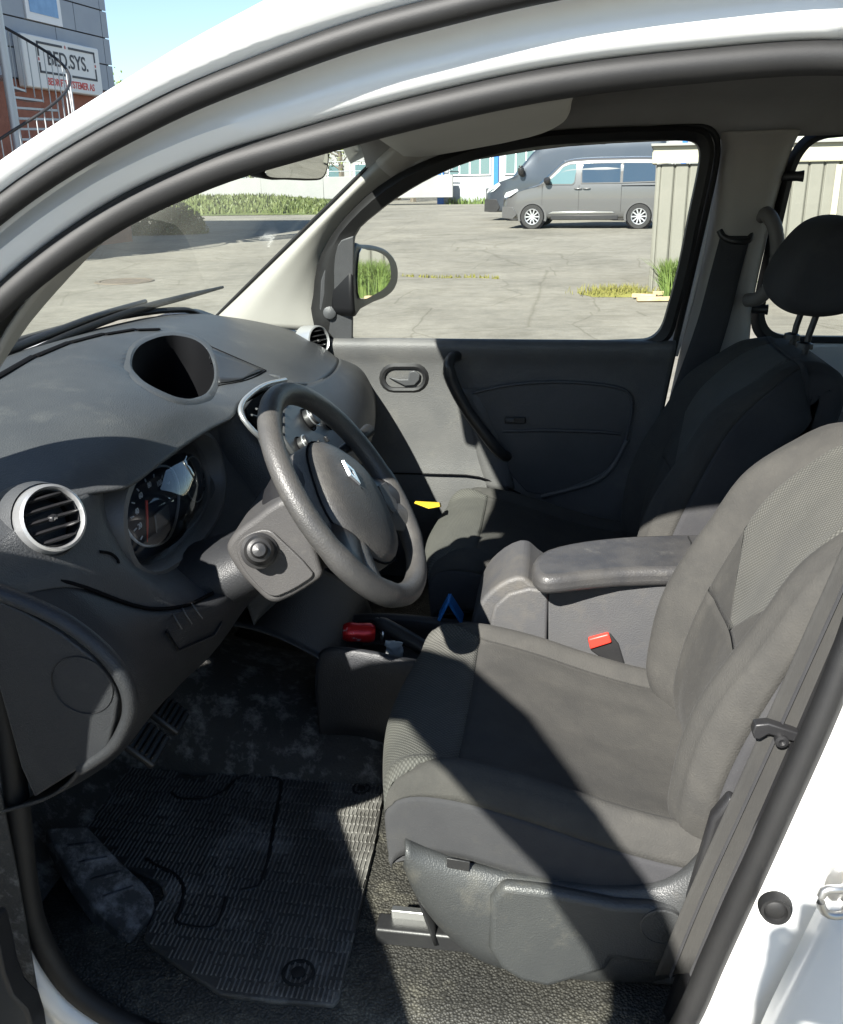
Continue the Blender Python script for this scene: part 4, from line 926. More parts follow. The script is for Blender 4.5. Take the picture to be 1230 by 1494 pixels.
# window frame + glass
def ydoor(z): return .728 - .125 * max(0, z - 1.085) / .47
def dw(px, py, extra=0):
    y = .70
    for _ in range(5): y = ydoor(A(px, py, y=y).z)
    return A(px, py, y=y + extra)
win = [(513, 497), (513, 420), (514, 345), (548, 309), (596, 275), (650, 247), (710, 226), (780, 212), (860, 206), (940, 203), (1000, 203), (1016, 207), (1023, 219), (1022, 242), (1008, 310), (992, 390), (975, 455), (966, 480), (952, 494), (935, 498)]
wout = [(462, 500), (458, 430), (470, 370), (515, 306), (575, 258), (640, 228), (706, 208), (778, 195), (860, 189), (940, 186), (1008, 186), (1030, 192), (1040, 214), (1037, 246), (1022, 316), (1005, 398), (988, 462), (980, 488), (968, 500), (940, 510)]
a_ = [dw(p, q, -.004) for p, q in win]; b_ = [dw(p, q, .0) for p, q in wout]
wfr = [crom(b_, 3, True), crom([p.lerp(q, .4) + V((0, -.012, 0)) for p, q in zip(b_, a_)], 3, True), crom(a_, 3, True), crom([p + V((0, .025, 0)) for p in a_], 3, True)]
gridmesh('window_frame', wfr, RUBBER, PD, closed_u=True, thick=.003)
gl = [dw(p, q, .012) for p, q in win]
mesh('window_pane', gl, [tuple(range(len(gl)))], GLASS, PD)
tq = [(516, 344), (514, 496), (478, 496), (466, 450), (468, 410), (480, 372), (498, 350)]
prism('mirror_corner_trim', [dw(p, q, -.014) for p, q in tq], (0, .012, 0), DOORD, PD, b=.003)
lathe('tweeter_cap', dw(481, 456, -.016), (.1, -1, 0), [(.0165, -.004), (.0165, .003), (.014, .005), (0, .006)], DOORD, PD, seg=28)
# outside mirror
mh = [(517, 362), (530, 357), (556, 360), (572, 370), (581, 390), (580, 415), (568, 432), (548, 441), (528, 452), (517, 458)]
DMI = prism('door_mirror', [A(p, q, y=.90) for p, q in mh], (-.06, .11, -.01), BLACKP, PD, b=.012, seg=3) if False else None
mpts = [A(p, q, x=-.515) for p, q in mh]
DMI = prism('door_mirror', mpts, (-.07, .03, -.0), MIRH, PD, b=.012, seg=4, sm=3)
mgc = (547, 400)
mg = [(lerp(mgc[0], p, .90) - 2, lerp(mgc[1], q, .90)) for p, q in [(523, 366), (536, 361), (555, 365), (569, 376), (574, 394), (573, 410), (562, 424), (545, 434), (530, 440), (521, 430)]]
prism('mirror_glass', [A(p, q, x=-.513) for p, q in mg], (.002, 0, 0), MIRROR, PD, sm=3)
# ---- belt, D-ring, adjuster and grab handle on the passenger pillar
prism('belt_height_adjuster', [A(p, q, y=.668) for p, q in ((1070, 268), (1092, 266), (1098, 280), (1094, 330), (1088, 340), (1068, 338), (1064, 328), (1066, 280))], (0, .02, 0), TRIMG, VAN, b=.005)
tube('belt_ring', [A(1050, 336, y=.665), A(1056, 346, y=.66), A(1075, 352, y=.655), A(1092, 350, y=.66), A(1096, 340, y=.665)], .008, BLACKP, VAN, seg=10)
rows = []
for p, q, w, y in ((1073, 344, 22, .66), (1058, 400, 22, .66), (1040, 470, 23, .655), (1010, 560, 25, .65), (975, 660, 28, .64)):
    rows.append([A(p - w, q, y=y), A(p, q, y=y - .004), A(p + w, q, y=y)])
patch('seat_belt', rows, FABK, VAN, 3, 4, .0016)
tube('grab_handle', [A(1108, 318, y=.66), A(1118, 312, y=.645), A(1130, 330, y=.62), A(1134, 360, y=.615), A(1130, 395, y=.62), A(1120, 422, y=.635), A(1105, 436, y=.655), A(1090, 438, y=.68)], [.014, .017, .0165, .016, .016, .016, .0165, .016], mat('grab_handle_plastic', (.13, .12, .112), .6), VAN, seg=12, n=4)
# ---- rear side window: black border, glass, two pop-out catches
rw = [(1300, 196), (1215, 201), (1190, 208), (1172, 226), (1160, 252), (1148, 300), (1130, 380), (1118, 440), (1116, 462), (1124, 480), (1142, 489), (1180, 491), (1300, 492)]
def rwp(px, py, e=0):
    y = .70
    for _ in range(5): y = .775 - .135 * max(0, A(px, py, y=y).z - 1.085) / .47
    return A(px, py, y=y + e)
cen = (1300, 345)
ro = [rwp(lerp(p, cen[0], -.11), lerp(q, cen[1], -.09)) for p, q in rw]; ri = [rwp(p, q, -.004) for p, q in rw]
gridmesh('rear_window_border', [crom(ro, 4), crom([a.lerp(b, .5) + V((0, -.01, 0)) for a, b in zip(ro, ri)], 4), crom(ri, 4), crom([p + V((0, .02, 0)) for p in ri], 4)], RUBBER, VAN, thick=.003)
RG = [rwp(p, q, .01) for p, q in rw]; RG[0] = V((1.1, .64, 1.56)); RG[-1] = V((1.1, .78, 1.1))
mesh('rear_side_window', RG, [tuple(range(len(RG)))], GLASS, VAN)
for (p, q) in ((1163, 257), (1112, 451)):
    c = rwp(p, q, -.01); 
    tube('window_catch', [c + V((-.03, .01, 0)), c + V((0, -.006, 0)), c + V((.012, -.008, 0))], [.011, .011, .013], BLACKP, VAN, seg=10, n=3)
# ---- sun visors and mirror
VIS = mat('pale_visor_vinyl', (.42, .405, .375), .6, (.45, .435, .40), 6, bump=.25, bscale=500, bdist=.0006)
def visor(sy):
    rows = []
    for t, y in ((0, .12), (.06, .125), (.3, .23), (.6, .37), (.85, .49), (.96, .54), (1, .55)):
        e = 1.0 if t < .6 else 1 - .6 * ((t - .6) / .4) ** 2.5
        z0 = 1.612 - .062 * t; xb = lerp(-.40, .01, .4 + .6 * e) - .03 * t
        rows.append([V((-.40 + .03 * t, y * sy, z0 + .006)), V((-.39 + .03 * t, y * sy, z0 - .012)), V((lerp(-.39, xb, .5), y * sy, z0 - .010)), V((xb - .02, y * sy, z0 + .010)), V((xb, y * sy, z0 + .022)), V((xb - .02, y * sy, z0 + .030)), V((-.36, y * sy, z0 + .03))])
    return patch('sun_visor', rows, VIS, VAN, 3, 4, .006)
visor(1); visor(-1)
mo = [(382, 252), (384, 240), (392, 232), (420, 224), (455, 216), (474, 215), (481, 222), (480, 244), (474, 260), (462, 264), (420, 263), (392, 262)]
RMC, RMN = V((-.465, 0, 1.512)), V((.955, -.20, -.15)).normalized()
def onmir(px, py, o=0):
    d = A(px, py, y=5) - CAM; t = (RMC - CAM).dot(RMN) / d.dot(RMN); return CAM + d * t + RMN * o
RM = prism('rear_view_mirror', [onmir(p, q) for p, q in mo], RMN * -.035, MIRH, VAN, b=.006, sm=3)
mi = [(386, 252), (388, 241), (395, 235), (420, 228), (455, 220), (471, 219), (476, 224), (475, 243), (470, 256), (460, 260), (420, 259), (394, 258)]
prism('mirror_glass', [onmir(p, q, .0012) for p, q in mi], RMN * .0015, MIRROR, RM, sm=3)
tube('mirror_stem', [V((-.50, .02, 1.53)), V((-.52, .02, 1.57)), V((-.53, .02, 1.595))], .010, BLACKP, RM, seg=8)
# ================================================================== OPEN DRIVER DOOR (hinged at the front, swung out to the left of the view)
HINGE = V((-.78, -.885, 0)); TH = radians(66)
RD = Matrix.Rotation(-TH, 3, 'Z')
def dd(s, off, z): return HINGE + RD @ V((s, off, 0)) + V((0, 0, z))
pan_ = [(.0, .40), (.0, 1.07), (1.07, 1.09), (1.10, .95), (1.06, .62), (.99, .42), (.6, .38), (.2, .38)]
DDR = prism('driver_door', [dd(s, -.02, z) for s, z in pan_], RD @ V((0, .09, 0)), WHITE, VAN, b=.02)
fo = [(.0, 1.06), (.10, 1.24), (.20, 1.39), (.34, 1.52), (.50, 1.60), (.70, 1.635), (.94, 1.635), (1.10, 1.60), (1.17, 1.53), (1.16, 1.36), (1.10, 1.08)]
fi = [(.25, 1.08), (.27, 1.18), (.33, 1.30), (.43, 1.42), (.55, 1.495), (.73, 1.53), (.92, 1.525), (1.03, 1.485), (1.08, 1.43), (1.08, 1.28), (1.02, 1.08)]
def tum(z): return .02 + .04 * max(0, z - 1.08) / .5
rows = [[dd(s, tum(z) - .025, z) for s, z in fo], [dd(s, tum(z) + .025, z) for s, z in fo], [dd(s, tum(z) + .025, z) for s, z in fi], [dd(s, tum(z) - .025, z) for s, z in fi], [dd(s, tum(z) - .025, z) for s, z in fo]]
gridmesh('window_frame', rows, WHITE, DDR)
gpts = [dd(s, tum(z), z) for s, z in fi]
mesh('window_pane', gpts, [tuple(range(len(gpts)))], GLASS, DDR)
mm_ = [(.02, 1.12), (.02, 1.30), (.10, 1.34), (.18, 1.30), (.19, 1.16), (.12, 1.10)]
prism('door_mirror', [dd(.05, -.05 - a, z) for a, z in mm_], RD @ V((-.10, 0, 0)), WHITE, DDR, b=.015)
# ================================================================== LOOSE THINGS IN THE VAN
mo_ = [(333, 1106), (400, 1112), (480, 1120), (564, 1130), (556, 1180), (546, 1236), (520, 1350), (494, 1458), (486, 1466), (400, 1460), (322, 1450), (264, 1412), (208, 1371), (222, 1336), (239, 1306), (236, 1292), (222, 1282), (172, 1262), (120, 1205), (156, 1153), (203, 1106), (223, 1109), (258, 1127), (290, 1136), (312, 1126)]
mz = .412
MP = [A(p, q, z=mz + .010) for p, q in mo_]
MAT_ = prism('floor_mat', MP, (0, 0, -.009), MATM, None, b=.003)
tag(MAT_, 'ribbed black rubber floor mat, dusty, in the driver footwell', 'floor mat')
def onmat(p, q, h=.0105): return A(p, q, z=mz + h)
for pts in (((250, 1156), (262, 1165), (300, 1166), (326, 1155), (344, 1138), (365, 1131), (400, 1135), (410, 1142), (402, 1190), (380, 1290), (352, 1300)), ((214, 1253), (226, 1262), (255, 1276), (268, 1296), (262, 1330), (256, 1342), (268, 1350), (306, 1354), (318, 1346), (330, 1310))):
    tube('mat_ridge', [onmat(p, q) for p, q in pts], .0036, RUBBER, MAT_, seg=6, n=4, flat=.9)
# ribs: short raised strokes across the mat, joined as one relief part
vs, fs = [], []
poly = [(p.x, p.y) for p in MP]
rnd = random.Random(3)
y = -.73
while y < -.15:
    x = -.86 + rnd.random() * .02
    while x < -.27:
        ln = .014 + .012 * rnd.random()
        if inside(x, y, poly) and inside(x, y + ln, poly):
            b = len(vs); w = .0014
            for (dx, dy) in ((-w, 0), (w, 0), (w, ln), (-w, ln)): vs.append((x + dx, y + dy, mz + .0102))
            for (dx, dy) in ((-w * .4, .001), (w * .4, .001), (w * .4, ln - .001), (-w * .4, ln - .001)): vs.append((x + dx, y + dy, mz + .0125))
            fs += [(b+4, b+5, b+6, b+7), (b, b+1, b+5, b+4), (b+1, b+2, b+6, b+5), (b+2, b+3, b+7, b+6), (b+3, b, b+4, b+7)]
        x += .0072
    y += .0215
stuff(mesh('mat_rib', vs, fs, RIBM, MAT_, 0))
for (p, q, r) in ((435, 1420, .024), (527, 1151, .017)):
    c = onmat(p, q)
    lathe('mat_eyelet', c, (0, 0, 1), [(r, -.002), (r, .002), (r * .82, .003), (r * .78, -.001), (r * .45, -.001), (r * .42, .003), (r * .3, .004), (0, .004)], RUBBER, MAT_, seg=28)
tx0, tx1 = onmat(372, 1400), onmat(395, 1340)
text('mat_lettering', 'KANGOO', .017, MATM, basis((tx0 + tx1) / 2 + V((0, 0, .001)), (tx1 - tx0), V((0, 0, 1)).cross(tx1 - tx0)), MAT_, ext=.0015)
# crushed red drink can lying in the tray
CANR = mat('red_can_print', (.66, .02, .022), .28, (.62, .60, .60), 34, .60, .66, metal=.35)
c0, c1 = A(500, 922, y=-.085), A(558, 924, y=-.065)
ax = (c1 - c0).normalized()
CAN = thing('drink_can', 'crushed red and white drink can lying in the centre tray', 'can', (c0.x, c0.y, c0.z - .02))
lathe('can_body', c0, ax, [(.0, .0), (.014, .0), (.0165, .004), (.019, .010), (.0198, .018), (.0185, .028), (.0192, .040), (.0195, .052), (.017, .060), (.0155, .062)], CANR, CAN, seg=28)
lathe('can_lid', c1, ax, [(.0155, -.002), (.0158, .001), (.013, -.001), (0, -.001)], STEEL, CAN, seg=28)
# crumpled white tissue
rows = []
rnd = random.Random(11)
for i in range(7):
    rows.append([A(563 + 4 * j + rnd.uniform(-2, 2), 936 + 4 * i + rnd.uniform(-2, 2), y=-.105 + .003 * i) + V((0, 0, rnd.uniform(-.002, .004))) for j in range(7)])
TI = gridmesh('paper_tissue', dense(rows, 2, 2), mat('tissue_paper', (.62, .66, .66), .9), None, thick=.001, smooth=25)
tag(TI, 'crumpled white paper tissue beside the red can', 'tissue')
# folded blue card standing in the tray
BLUE = mat('blue_card', (.02, .19, .55), .45)
k0, k1, k2 = A(640, 906, y=.03), A(654, 879, y=.035), A(673, 909, y=.045)
CA = thing('folded_card', 'bright blue folded card standing beside the console box', 'card', (k1.x, k1.y, k0.z))
for a, b in ((k0, k1), (k2, k1)):
    u = (b - a).normalized(); w = V((0, .03, .005)); t = u.cross(V((0, 1, 0))).normalized() * .003
    prism('card_leaf', [a + t, b + t, b - t, a - t], w, BLUE, CA, b=.0008)
yl = [A(604, 734, y=.40), A(606, 731, y=.42), A(641, 733, y=.42), A(642, 739, y=.40), A(625, 742, y=.39)]
YC = prism('yellow_wedge', yl, (0, .03, -.012), mat('yellow_plastic', (.75, .50, .03), .45), None, b=.001)
tag(YC, 'small yellow plastic wedge beside the passenger seat front', 'plastic wedge')
# ================================================================== OUTSIDE: ground
def asphalt():
    M = bpy.data.materials.new('worn_asphalt'); M.use_nodes = True; N = M.node_tree.nodes; L = M.node_tree.links; b = N['Principled BSDF']
    b.inputs['Roughness'].default_value = .92; b.inputs['Specular IOR Level'].default_value = .25
    tc = N.new('ShaderNodeTexCoord')
    def noise(s, d=6, r=.6):
        n = N.new('ShaderNodeTexNoise'); n.inputs['Scale'].default_value = s; n.inputs['Detail'].default_value = d; n.inputs['Roughness'].default_value = r; L.new(tc.outputs['Object'], n.inputs['Vector']); return n.outputs['Fac']
    def ramp(f, a, b_, c0, c1):
        r = N.new('ShaderNodeValToRGB'); r.color_ramp.elements[0].position = a; r.color_ramp.elements[1].position = b_; r.color_ramp.elements[0].color = (*c0, 1); r.color_ramp.elements[1].color = (*c1, 1); L.new(f, r.inputs['Fac']); return r.outputs['Color']
    def mul(a, c, f=1.0):
        m = N.new('ShaderNodeMix'); m.data_type = 'RGBA'; m.blend_type = 'MULTIPLY'; m.inputs['Factor'].default_value = f; L.new(a, m.inputs[6]); L.new(c, m.inputs[7]); return m.outputs[2]
    c = ramp(noise(.35, 8, .65), .32, .68, (.168, .158, .134), (.256, .240, .202))
    c = mul(c, ramp(noise(60, 3, .7), .3, .7, (.78, .78, .78), (1.12, 1.12, 1.12)))
    # long wandering cracks and tar seams
    v = N.new('ShaderNodeTexVoronoi'); v.feature = 'DISTANCE_TO_EDGE'; v.inputs['Scale'].default_value = .22
    nd = N.new('ShaderNodeTexNoise'); nd.inputs['Scale'].default_value = 1.3; nd.inputs['Detail'].default_value = 5; L.new(tc.outputs['Object'], nd.inputs['Vector'])
    mxv = N.new('ShaderNodeMix'); mxv.data_type = 'RGBA'; mxv.inputs['Factor'].default_value = .12; L.new(tc.outputs['Object'], mxv.inputs[6]); L.new(nd.outputs['Color'], mxv.inputs[7])
    vm = N.new('ShaderNodeVectorMath'); vm.operation = 'SCALE'; vm.inputs['Scale'].default_value = 1.1; L.new(mxv.outputs[2], vm.inputs[0]); L.new(vm.outputs[0], v.inputs['Vector'])
    c = mul(c, ramp(v.outputs['Distance'], .0, .006, (.78, .77, .74), (1, 1, 1)))
    c = mul(c, ramp(noise(.9, 9, .75), .50, .74, (1, 1, 1), (.74, .73, .70)))
    c = mul(c, ramp(noise(4.5, 6, .7), .35, .65, (.84, .84, .83), (1.10, 1.10, 1.09)))
    v2 = N.new('ShaderNodeTexVoronoi'); v2.feature = 'DISTANCE_TO_EDGE'; v2.inputs['Scale'].default_value = .75; L.new(vm.outputs[0], v2.inputs['Vector'])
    c = mul(c, ramp(v2.outputs['Distance'], .0, .010, (.70, .69, .66), (1, 1, 1)))
    L.new(c, b.inputs['Base Color'])
    bp = N.new('ShaderNodeBump'); bp.inputs['Strength'].default_value = .4; bp.inputs['Distance'].default_value = .01; L.new(noise(70, 3), bp.inputs['Height']); L.new(bp.outputs['Normal'], b.inputs['Normal'])
    return M
struct(mesh('ground', [(-400, -400, 0), (400, -400, 0), (400, 600, 0), (-400, 600, 0)], [(0, 1, 2, 3)], asphalt(), None, 0))
mc = A(182, 411, z=0)
MH = thing('manhole_cover', 'round rusty iron manhole cover set in the asphalt beyond the windscreen', 'manhole', (mc.x, mc.y, 0))
IRON = mat('rusty_iron', (.10, .085, .065), .8, (.15, .12, .09), 14, bump=.6, bscale=60, bdist=.004)
lathe('cover_plate', mc, (0, 0, 1), [(.36, .004), (.36, .012), (.30, .014), (0, .013)], IRON, MH, seg=32)
lathe('cover_frame', mc, (0, 0, 1), [(.46, .003), (.45, .016), (.38, .016), (.37, .003)], IRON, MH, seg=32)
# ---- corrugated shed on the right
SHC = mat('grey_green_board', (.165, .162, .135), .75, (.19, .185, .155), 2, bump=.3, bscale=40, bdist=.003)
FAS = mat('cream_fascia', (.36, .345, .27), .7, (.40, .38, .30), 3)
sx, sy = 1.16, 10.75
SHED = thing('shed', 'low grey-green board shed with cream fascia behind the passenger window', 'shed', (sx, sy, 0))
box('shed_core', (sx + 3.05, sy + 1.25, .79), (6.0, 2.36, 1.56), mat('shed_dark', (.06, .06, .05), .9), SHED)
b0 = prism('board', [V((sx, sy, .03)), V((sx + .02, sy - .022, .03)), V((sx + .148, sy - .022, .03)), V((sx + .168, sy, .03)), V((sx + .168, sy + .03, .03)), V((sx, sy + .03, .03))], (0, 0, 1.55), SHC, SHED, b=.003, seg=1)
for k in range(1, 35):
    o = b0.copy(); COL.objects.link(o); o.location.x = k * .172
side = prism('board', [V((sx - .03, sy - .02, .03)), V((sx - .052, sy + 0, .03)), V((sx - .052, sy + .14, .03)), V((sx - .03, sy + .165, .03)), V((sx, sy + .165, .03)), V((sx, sy - .02, .03))], (0, 0, 1.55), SHC, SHED, b=.003, seg=1)
for k in range(1, 14):
    o = side.copy(); COL.objects.link(o); o.location.y = k * .172
box('fascia', (sx + 3.0, sy - .045, 1.685), (6.2, .05, .20), FAS, SHED, b=.006)
box('fascia', (sx - .085, sy + 1.25, 1.685), (.05, 2.6, .196), FAS, SHED, b=.006)
box('shed_roof', (sx + 3.0, sy + 1.2, 1.80), (6.26, 2.66, .03), mat('roof_felt', (.25, .25, .235), .9), SHED, b=.004)
dx_ = A(1212, 300, y=sy - .03).x
for k in (0, .62):
    box('door_post', (dx_ + k, sy - .035, .78), (.07, .05, 1.52), FAS, SHED, b=.004)
tube('shed_door_handle', [V((dx_ + .16, sy - .03, .95)), V((dx_ + .16, sy - .09, .95)), V((dx_ + .16, sy - .09, 1.15)), V((dx_ + .16, sy - .03, 1.15))], .012, STEEL, SHED, seg=8, n=3)
SHED.rotation_euler.z = -radians(5.4)
# grass tuft, moss and plank ends by the shed corner
GR1 = mat('grass_blades', (.065, .115, .020), .6, (.13, .18, .04), 5)
GR2 = mat('dry_moss', (.16, .16, .03), .9, (.24, .22, .06), 12, bump=1, bscale=60, bdist=.02)
def blades(name, n, fn, M, hmin, hmax, wmin=.006, wmax=.012, seed=1, lean=.35):
    r = random.Random(seed); vs, fs = [], []
    for _ in range(n):
        x, y, z0 = fn(r); h = r.uniform(hmin, hmax); w = r.uniform(wmin, wmax); a = r.uniform(0, 2*pi); l = r.gauss(0, lean) * h; a2 = r.uniform(0, 2*pi)
        dx, dy = cos(a) * w, sin(a) * w; lx, ly = cos(a2) * l, sin(a2) * l; b = len(vs)
        vs += [(x - dx, y - dy, z0), (x + dx, y + dy, z0), (x + lx*.35 + dx*.7, y + ly*.35 + dy*.7, z0 + h*.6), (x + lx*.35 - dx*.7, y + ly*.35 - dy*.7, z0 + h*.6), (x + lx, y + ly, z0 + h)]
        fs += [(b, b+1, b+2, b+3), (b+3, b+2, b+4)]
    return mesh(name, vs, fs, M, None, 0)
gt = blades('grass_tuft', 2600, lambda r: (sx + .12 + abs(r.gauss(0, .30)), sy - .06 - abs(r.gauss(0, .14)), 0), GR1, .12, .50, seed=2)
tag(stuff(gt), 'tall green grass growing at the shed corner', 'grass')
mc_ = A(905, 430, z=0)
vs = []
r_ = random.Random(5); rows = []
for i in range(9):
    t = i / 8; rows.append([V((mc_.x + (q - .5) * 1.0 * (1 - .3 * abs(2*t - 1)), mc_.y - .28 + t * .6, .045 * sin(pi * t) * sin(pi * q) * (1 + .6 * r_.random()) + .003)) for q in [k / 12 for k in range(13)]])
tag(stuff(gridmesh('moss_patch', dense(rows, 2, 2), GR2, None)), 'yellow-green moss patch on the asphalt before the shed', 'moss')
mg_ = blades('moss_blades', 900, lambda r: (mc_.x + r.gauss(0, .25), mc_.y + r.gauss(0, .12), .01), GR2, .03, .14, .004, .008, seed=9)
tag(stuff(mg_), 'short dry grass poking out of the moss before the shed', 'grass')
ck = [A(p, q, z=0) for p, q in ((585, 403), (640, 406), (690, 405), (728, 407))]
cw = blades('crack_weeds', 170, lambda r: (lambda t, k: tuple(ck[k].lerp(ck[k + 1], t) + V((0, r.gauss(0, .02), 0))))(r.random(), r.randrange(3)), GR2, .015, .07, .006, .014, seed=17)
tag(stuff(cw), 'thin line of weeds growing in an asphalt crack', 'weeds')
WOOD = mat('weathered_wood', (.40, .29, .15), .8, (.52, .40, .24), 9, bump=.5, bscale=40, bdist=.003, stretch=(.2, 1, 1))
for i, (p, q, ln, a, lab) in enumerate(((962, 440, .55, .12, 'long pale wooden plank end lying before the shed grass'), (940, 437, .30, -.35, 'short broken wooden piece beside the moss patch'), (975, 434, .42, .3, 'narrow wooden batten lying against the shed grass'))):
    c = A(p, q, z=0); PL = box('wood_plank', (c.x, c.y, .035 + .012 * i), (ln, .10 - .02 * i, .045), WOOD, None, b=.004, rot=a); tag(PL, lab, 'plank')
# ================================================================== PARKED VANS
TYRE = mat('tyre_rubber', (.022, .022, .022), .8); ALLOY = mat('alloy_wheel', (.55, .56, .57), .35, metal=.7)
TINT = mat('sky_tinted_glass', (.030, .050, .075), .06, spec=.8); TINT2 = mat('clear_side_glass', (.10, .17, .18), .06, spec=.8)  # opaque panes: dark tinted glass with reflected sky mixed into the colour
LAMP = mat('headlamp_glass', (.55, .58, .60), .1, spec=.8)
def car(name, label, paint, P0, ang, stations, W, wheels, wr, glasses, extras, roofh, tum=.14, tinted=None):
    T = thing(name, label, 'van', (P0.x, P0.y, 0))
    R = Matrix.Rotation(ang, 3, 'Z')
    def w(x, y, z): return P0 + R @ V((x, y, 0)) + V((0, 0, z))
    hw = W / 2
    def side_in(x, z, belt):  # tumblehome
        return 0 if z <= belt else tum * (z - belt) / .75
    rows = []
    for (x, zb, zbelt, ztop, k) in stations:
        hwx = hw * k; s = lambda z: hwx - (0 if z <= zbelt else tum * min(1, (z - zbelt) / .75))
        zc = min(zbelt, ztop - .04)
        P = [(-hwx + .10, zb), (-hwx + .02, zb + .06), (-hwx, lerp(zb, zc, .35)), (-hwx, lerp(zb, zc, .7)), (-hwx + .015, zc), (-s(ztop - .10), max(zc + .01, ztop - .10)), (-s(ztop) + .07, max(zc + .02, ztop - .025)), (-s(ztop) * .5, ztop + .008), (0, ztop + .015)]
        P = P + [(-a, b) for a, b in P[-2::-1]]
        rows.append([w(x, hw + a, b) for a, b in P])
    D = dense(rows, 3, 4)
    gridmesh('body', D, paint, T, cap=True, smooth=35)
    ys_ = lambda z, belt: (0 if z <= belt else tum * min(1, (z - belt) / .75))
    for nm, pts, M in glasses:
        mx_ = sum(p[0] for p in pts) / len(pts); mz_ = sum(p[1] for p in pts) / len(pts)
        prism('window_surround', [w(lerp(mx_, x, 1.07), ys_(lerp(mz_, z, 1.11), 1.18) - .003, lerp(mz_, z, 1.11)) for x, z in pts], R @ V((0, .02, 0)), BLACKP, T, b=.004)
        fr = prism(nm, [w(x, ys_(z, 1.18) - .006, z) for x, z in pts], R @ V((0, .02, 0)), M, T, b=.004)
    for x in wheels:
        for side_ in (0, 1):
            yy = .02 if side_ == 0 else W - .02; ax = R @ V((0, -1 if side_ == 0 else 1, 0)); c = w(x, yy, wr)
            if side_ == 0:
                prism('wheel_arch', [w(x + (wr + .085) * cos(a), -.012, wr + (wr + .085) * sin(a)) for a in [radians(-18 + k * 12) for k in range(19)]] + [w(x + (wr + .02) * cos(a), -.012, wr + (wr + .02) * sin(a)) for a in [radians(198 - k * 12) for k in range(19)]], R @ V((0, .05, 0)), paint, T)
                prism('arch_liner', [w(x + (wr + .05) * cos(a), -.004, wr + (wr + .05) * sin(a)) for a in [radians(k * 15) for k in range(24)]], R @ V((0, .02, 0)), VOID, T)
            ty = lathe('wheel', c, ax, [(wr * .62, -.10), (wr * .97, -.10), (wr, -.06), (wr, .02), (wr * .95, .05), (wr * .66, .045), (wr * .62, .02), (wr * .60, -.02), (0, -.03)], TYRE, T, seg=36)
            if side_ == 0:
                lathe('wheel_rim', c, ax, [(wr * .66, .040), (wr * .63, .048), (wr * .58, .035), (wr * .57, .0)], ALLOY, ty, seg=36)
                for k in range(10):
                    a = 2*pi*k/10; e = R @ V((cos(a), 0, 0)) + V((0, 0, sin(a))); t = R @ V((-sin(a), 0, 0)) + V((0, 0, cos(a)))
                    prism('wheel_spoke', [c + e * wr * .12 + t * wr * .05 + ax * .03, c + e * wr * .60 + t * wr * .07 + ax * .036, c + e * wr * .60 - t * wr * .045 + ax * .036, c + e * wr * .12 - t * wr * .05 + ax * .03], ax * -.02, ALLOY, ty)
                lathe('hub_cap', c, ax, [(wr * .16, .0), (wr * .16, .036), (0, .04)], ALLOY, ty, seg=16)
    extras(T, w, R, paint)
    return T
GREYPAINT = mat('metallic_grey_paint', (.105, .105, .105), .35, metal=.35, coat=.8)
BLUEPAINT = mat('dark_blue_grey_paint', (.038, .048, .062), .3, metal=.3, coat=.8)
pf0, pr0 = A(776, 334, z=0), A(931, 334, z=0)
dv = (pr0 - pf0); ang = atan2(dv.y, dv.x); wb_ = dv.length
sc_ = wb_ / 2.925
FO = .87
P0 = pf0 - dv.normalized() * FO; P0.z = 0
def ex1(T, w, R, paint):
    for x0, x1 in ((1.12, 1.50),): pass
    # windscreen, grille, bumper, lamp, mirror, handles, mouldings, door gaps
    prism('windscreen', [w(1.05, .20, 1.22), w(1.72, .34, 1.80), w(1.72, 1.58, 1.80), w(1.05, 1.72, 1.22)], R @ V((-.03, 0, .03)), TINT, T)
    prism('headlamp', [w(.02, .20, .93), w(.10, -.012, 1.00), w(.42, -.016, 1.10), w(.46, -.014, 1.05), (w(.22, -.016, .90)), w(.04, .10, .86)], R @ V((-.02, .03, 0)), LAMP, T, b=.006)
    prism('front_bumper', [w(-.03, .05, .30), w(.30, -.022, .28), w(.42, -.022, .40), w(.30, -.022, .60), w(-.03, .08, .62)], R @ V((0, .05, 0)), paint, T, b=.01)
    box('grille', w(-.02, .96, .72), (.05, 1.3, .22), BLACKP, T, b=.01, rot=R)
    m_ = tube('side_mirror', [w(1.32, -.02, 1.26), w(1.30, -.12, 1.30), w(1.29, -.16, 1.36)], [.05, .10, .09], BLACKP, T, seg=10, n=3)
    for x in (2.06, 2.30):
        tube('door_handle', [w(x, -.004, 1.08), w(x + .03, -.03, 1.085), w(x + .17, -.03, 1.085), w(x + .20, -.004, 1.08)], .016, paint, T, seg=8, n=3)
    for x in (1.14, 2.18, 3.36):
        tube('door_gap', [w(x, -.001, .46), w(x, -.001, .9), w(x, -.001, 1.18)], .004, VOID, T, seg=5, n=2)
    tube('sliding_rail', [w(3.36, -.003, 1.15), w(4.3, -.003, 1.15)], .009, VOID, T, seg=6, n=1)
    prism('side_moulding', [w(1.32, -.012, .42), w(1.45, -.012, .47), w(3.15, -.012, .47), w(3.2, -.012, .43)], R @ V((0, .02, 0)), CHROME, T, b=.003)
    box('sill_plate', w(2.35, .04, .31), (1.9, .06, .12), BLACKP, T, b=.01, rot=R)
